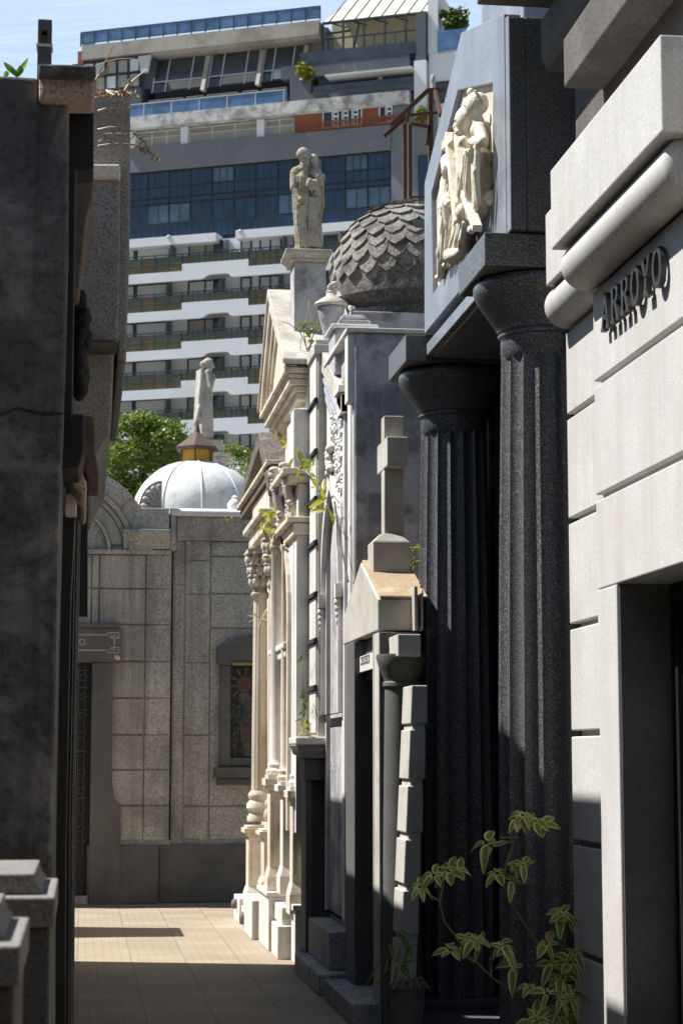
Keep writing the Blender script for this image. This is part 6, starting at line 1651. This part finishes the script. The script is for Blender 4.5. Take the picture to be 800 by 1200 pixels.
# sprout on the dark wall top
ag = MB(); YA_ = 6.7
for (bx, by, tx, ty, w_) in ((20, 86, 5, 73, .014), (21, 86, 33, 68, .017), (22, 87, 27, 80, .014), (20, 88, 24, 76, .012), (8, 88, 7, 83, .012), (21, 87, 13, 80, .012)):
    leaflet(ag, U(bx, by + 3, Y=YA_), U(tx, ty, Y=YA_), (.85, .2, .45), w_, .0, ('agave_leaf', 'agave_leaf'))
tag(ag.build('sprout', normals=False, smooth=180), 'bright green sprout growing on the dark wall top against the sky', 'plant')
# dry grass hanging from the granite cornice
dg = MB().use('dry_grass'); YG = 9.05
def blade(pts, r=.004, seeds=0):
    P_ = [U(x, y, Y=YG + dy) for x, y, dy in pts]
    dg.tube(P_, [r * (1 - .6 * i / len(P_)) for i in range(len(P_))], 5)
    for k in range(seeds):
        t = rnd.uniform(.55, 1); i = min(int(t * (len(P_) - 1)), len(P_) - 2); c = P_[i].lerp(P_[i + 1], t * (len(P_) - 1) - i)
        dg.capsule(c, c + Vector((rnd.uniform(-.03, .03), rnd.uniform(-.02, .02), rnd.uniform(-.035, .0))), .004, .002, 5)
blade([(112, 94, 0), (118, 82, 0), (126, 68, -.02), (130, 60, -.03), (133, 53, -.04)]); blade([(112, 78, 0), (125, 72, 0), (140, 69, 0), (158, 68.5, 0)]); blade([(114, 90, 0), (122, 84, 0), (129, 78, 0)], .006); blade([(113, 92, 0), (124, 86, 0), (128, 81, 0)], .005)
blade([(144, 110, 0), (150, 100, 0), (160, 91, 0), (172, 82, 0)], .006); blade([(145, 110, 0), (150, 103, 0), (157, 99, 0)], .005); blade([(146, 112, 0), (149, 104, 0), (151, 92, 0)], .004)
blade([(115, 130, 0), (125, 127, -.02), (140, 126, -.03), (155, 126, -.02)], .005)
blade([(115, 152, 0), (128, 149, -.03), (142, 149, -.03), (156, 154, -.04), (166, 163, -.04), (174, 174, -.05)], .005, 14)
blade([(118, 157, 0), (132, 156.5, -.02), (152, 157, -.02)], .004); blade([(115, 171, 0), (128, 169, -.02), (142, 168, -.03), (158, 170, -.03), (172, 175, -.03), (182, 183, -.04), (193, 189, -.04)], .005, 18); blade([(115, 166, 0), (120, 164, 0)], .004)
for k in range(46):
    x = rnd.uniform(114, 156); blade([(x, 114, rnd.uniform(-.06, .02)), (x + rnd.uniform(-4, 6), 109 - rnd.uniform(0, 4), rnd.uniform(-.08, .02)), (x + rnd.uniform(-9, 12), rnd.uniform(105, 115), rnd.uniform(-.1, 0))], .0042)
tag(dg.build('dry_grass_tuft', normals=False, smooth=60), 'tuft of dry straw coloured grass arching from the granite cornice', 'grass')
# weeds growing out of the right-hand tombs
def weed(label, spots, X=None, Y=None, L=8, mi=('weed_leaf', 'weed_leaf'), n=6, stem=None, seed=1, name='weed', sp=(4, 4), wf=.24):
    rw = random.Random(seed); m = MB()
    def at_(px, py):
        return U(px, py, X=X) if X is not None else U(px, py, Y=Y)
    if stem:
        m.use('twig')
        for s in stem:
            P_ = [at_(*q) for q in s]; m.tube(P_, [.006 * (1 - .6 * i / len(P_)) for i in range(len(P_))], 5)
    hub = at_(sum(p[0] for p in spots) / len(spots), sum(p[1] for p in spots) / len(spots)); m.use('stem')
    for (px, py) in spots: m.tube([hub + Vector((.002, 0, 0)), (hub + at_(px, py)) / 2 + Vector((-.01, 0, -.008)), at_(px, py) + Vector((0, 0, .002))], .0028, 5)
    for (px, py) in spots:
        for k in range(n):
            c = at_(px + rw.uniform(-sp[0], sp[0]), py + rw.uniform(-sp[1], sp[1])); l = L * c.y / FPX * rw.uniform(.7, 1.3)
            d = Vector((rw.gauss(0, .8), rw.gauss(-.2, .6), rw.gauss(.1, .8))).normalized()
            leaflet(m, c, c + d * l, d.cross(Vector((rw.gauss(0, 1), rw.gauss(0, 1), rw.gauss(0, 1)))), l * wf, l * .15, mi, 4)
    return tag(m.build(name, normals=False, smooth=180), label, 'weed', 'weeds growing out of the old tombs')
weed('bare branching vine with sparse leaves on the pale pediment roof', [(354, 378), (362, 392), (370, 385), (364, 402), (374, 380)], Y=15.75, L=7, n=7, seed=2, name='vine',
     stem=[[(360, 440), (361, 415), (357, 400), (352, 390), (340, 380), (330, 376)], [(361, 415), (366, 395), (372, 380)], [(358, 402), (355, 385), (361, 368), (362, 353)], [(352, 440), (351, 420), (353, 395)], [(358, 440), (366, 428), (371, 424)], [(360, 410), (367, 400)]])
weed('yellow green weed sprouting above the mossy roof end', [(333, 515), (336, 519), (331, 512)], X=1.72, L=9, mi=('weed_yellow', 'weed_leaf'), seed=3)
weed('small yellowing weeds scattered over the dark mossy roof', [(303, 528), (309, 533), (316, 535), (323, 532), (314, 541), (307, 530)], X=1.76, L=7, mi=('weed_leaf', 'weed_yellow'), n=4, seed=4, sp=(3, 3))['kind'] = 'stuff'
weed('green leaves climbing round the near scroll corbel of the temple tomb', [(350, 548), (356, 540), (364, 548), (347, 533), (360, 558)], X=1.60, L=12, n=3, mi=('weed_leaf', 'weed_leaf'), seed=5)
weed('long thin weed with yellow leaves leaning across the grey quoined front', [(379, 562), (371, 572), (381, 585), (375, 590), (384, 598)], X=1.72, L=17, n=2, mi=('weed_yellow', 'weed_leaf'), seed=6, sp=(2, 2), stem=[[(352, 545), (364, 558), (372, 568), (379, 580), (386, 600)], [(372, 568), (379, 560)]])
weed('reddish and green weed tuft on the cornice under the mossy roof', [(311, 604), (314, 612), (309, 615), (318, 618), (313, 598)], X=1.55, L=12, n=4, mi=('weed_leaf', 'weed_yellow'), seed=7)
weed('dense dark weed hanging in the gap beside the scroll corbel', [(318, 618), (318, 632), (319, 648), (316, 640)], X=1.62, L=8, n=8, mi=('fern_leaf', 'weed_leaf'), seed=8, sp=(3, 6))
weed('clump of dark fern on the white pilaster above the shelf', [(356, 815), (357, 828), (355, 845), (356, 771)], X=1.70, L=8, n=10, mi=('fern_leaf', 'fern_leaf'), seed=9, name='fern', sp=(3, 6))
weed('yellow green weed on the white shelf edge', [(357, 853), (359, 858), (355, 857)], X=1.68, L=9, n=4, mi=('weed_yellow', 'weed_leaf'), seed=10)
weed('bright green weed behind the cross plinth against mottled stucco', [(484, 642), (486, 655), (484, 665), (487, 648)], Y=13.2, L=10, n=3, mi=('weed_leaf', 'weed_yellow'), seed=11, stem=[[(482, 690), (484, 668), (486, 640)]])
weed('pale grass blades poking from the cream fluted column', [(307, 722), (309, 728)], X=1.62, L=18, n=6, mi=('dry_grass', 'dry_grass'), seed=12, wf=.045)
weed('tiny green weed on the white coping of the far wall', [(265, 605), (268, 607)], Y=21.95, L=5, n=4, mi=('weed_yellow', 'weed_leaf'), seed=13, sp=(3, 1))
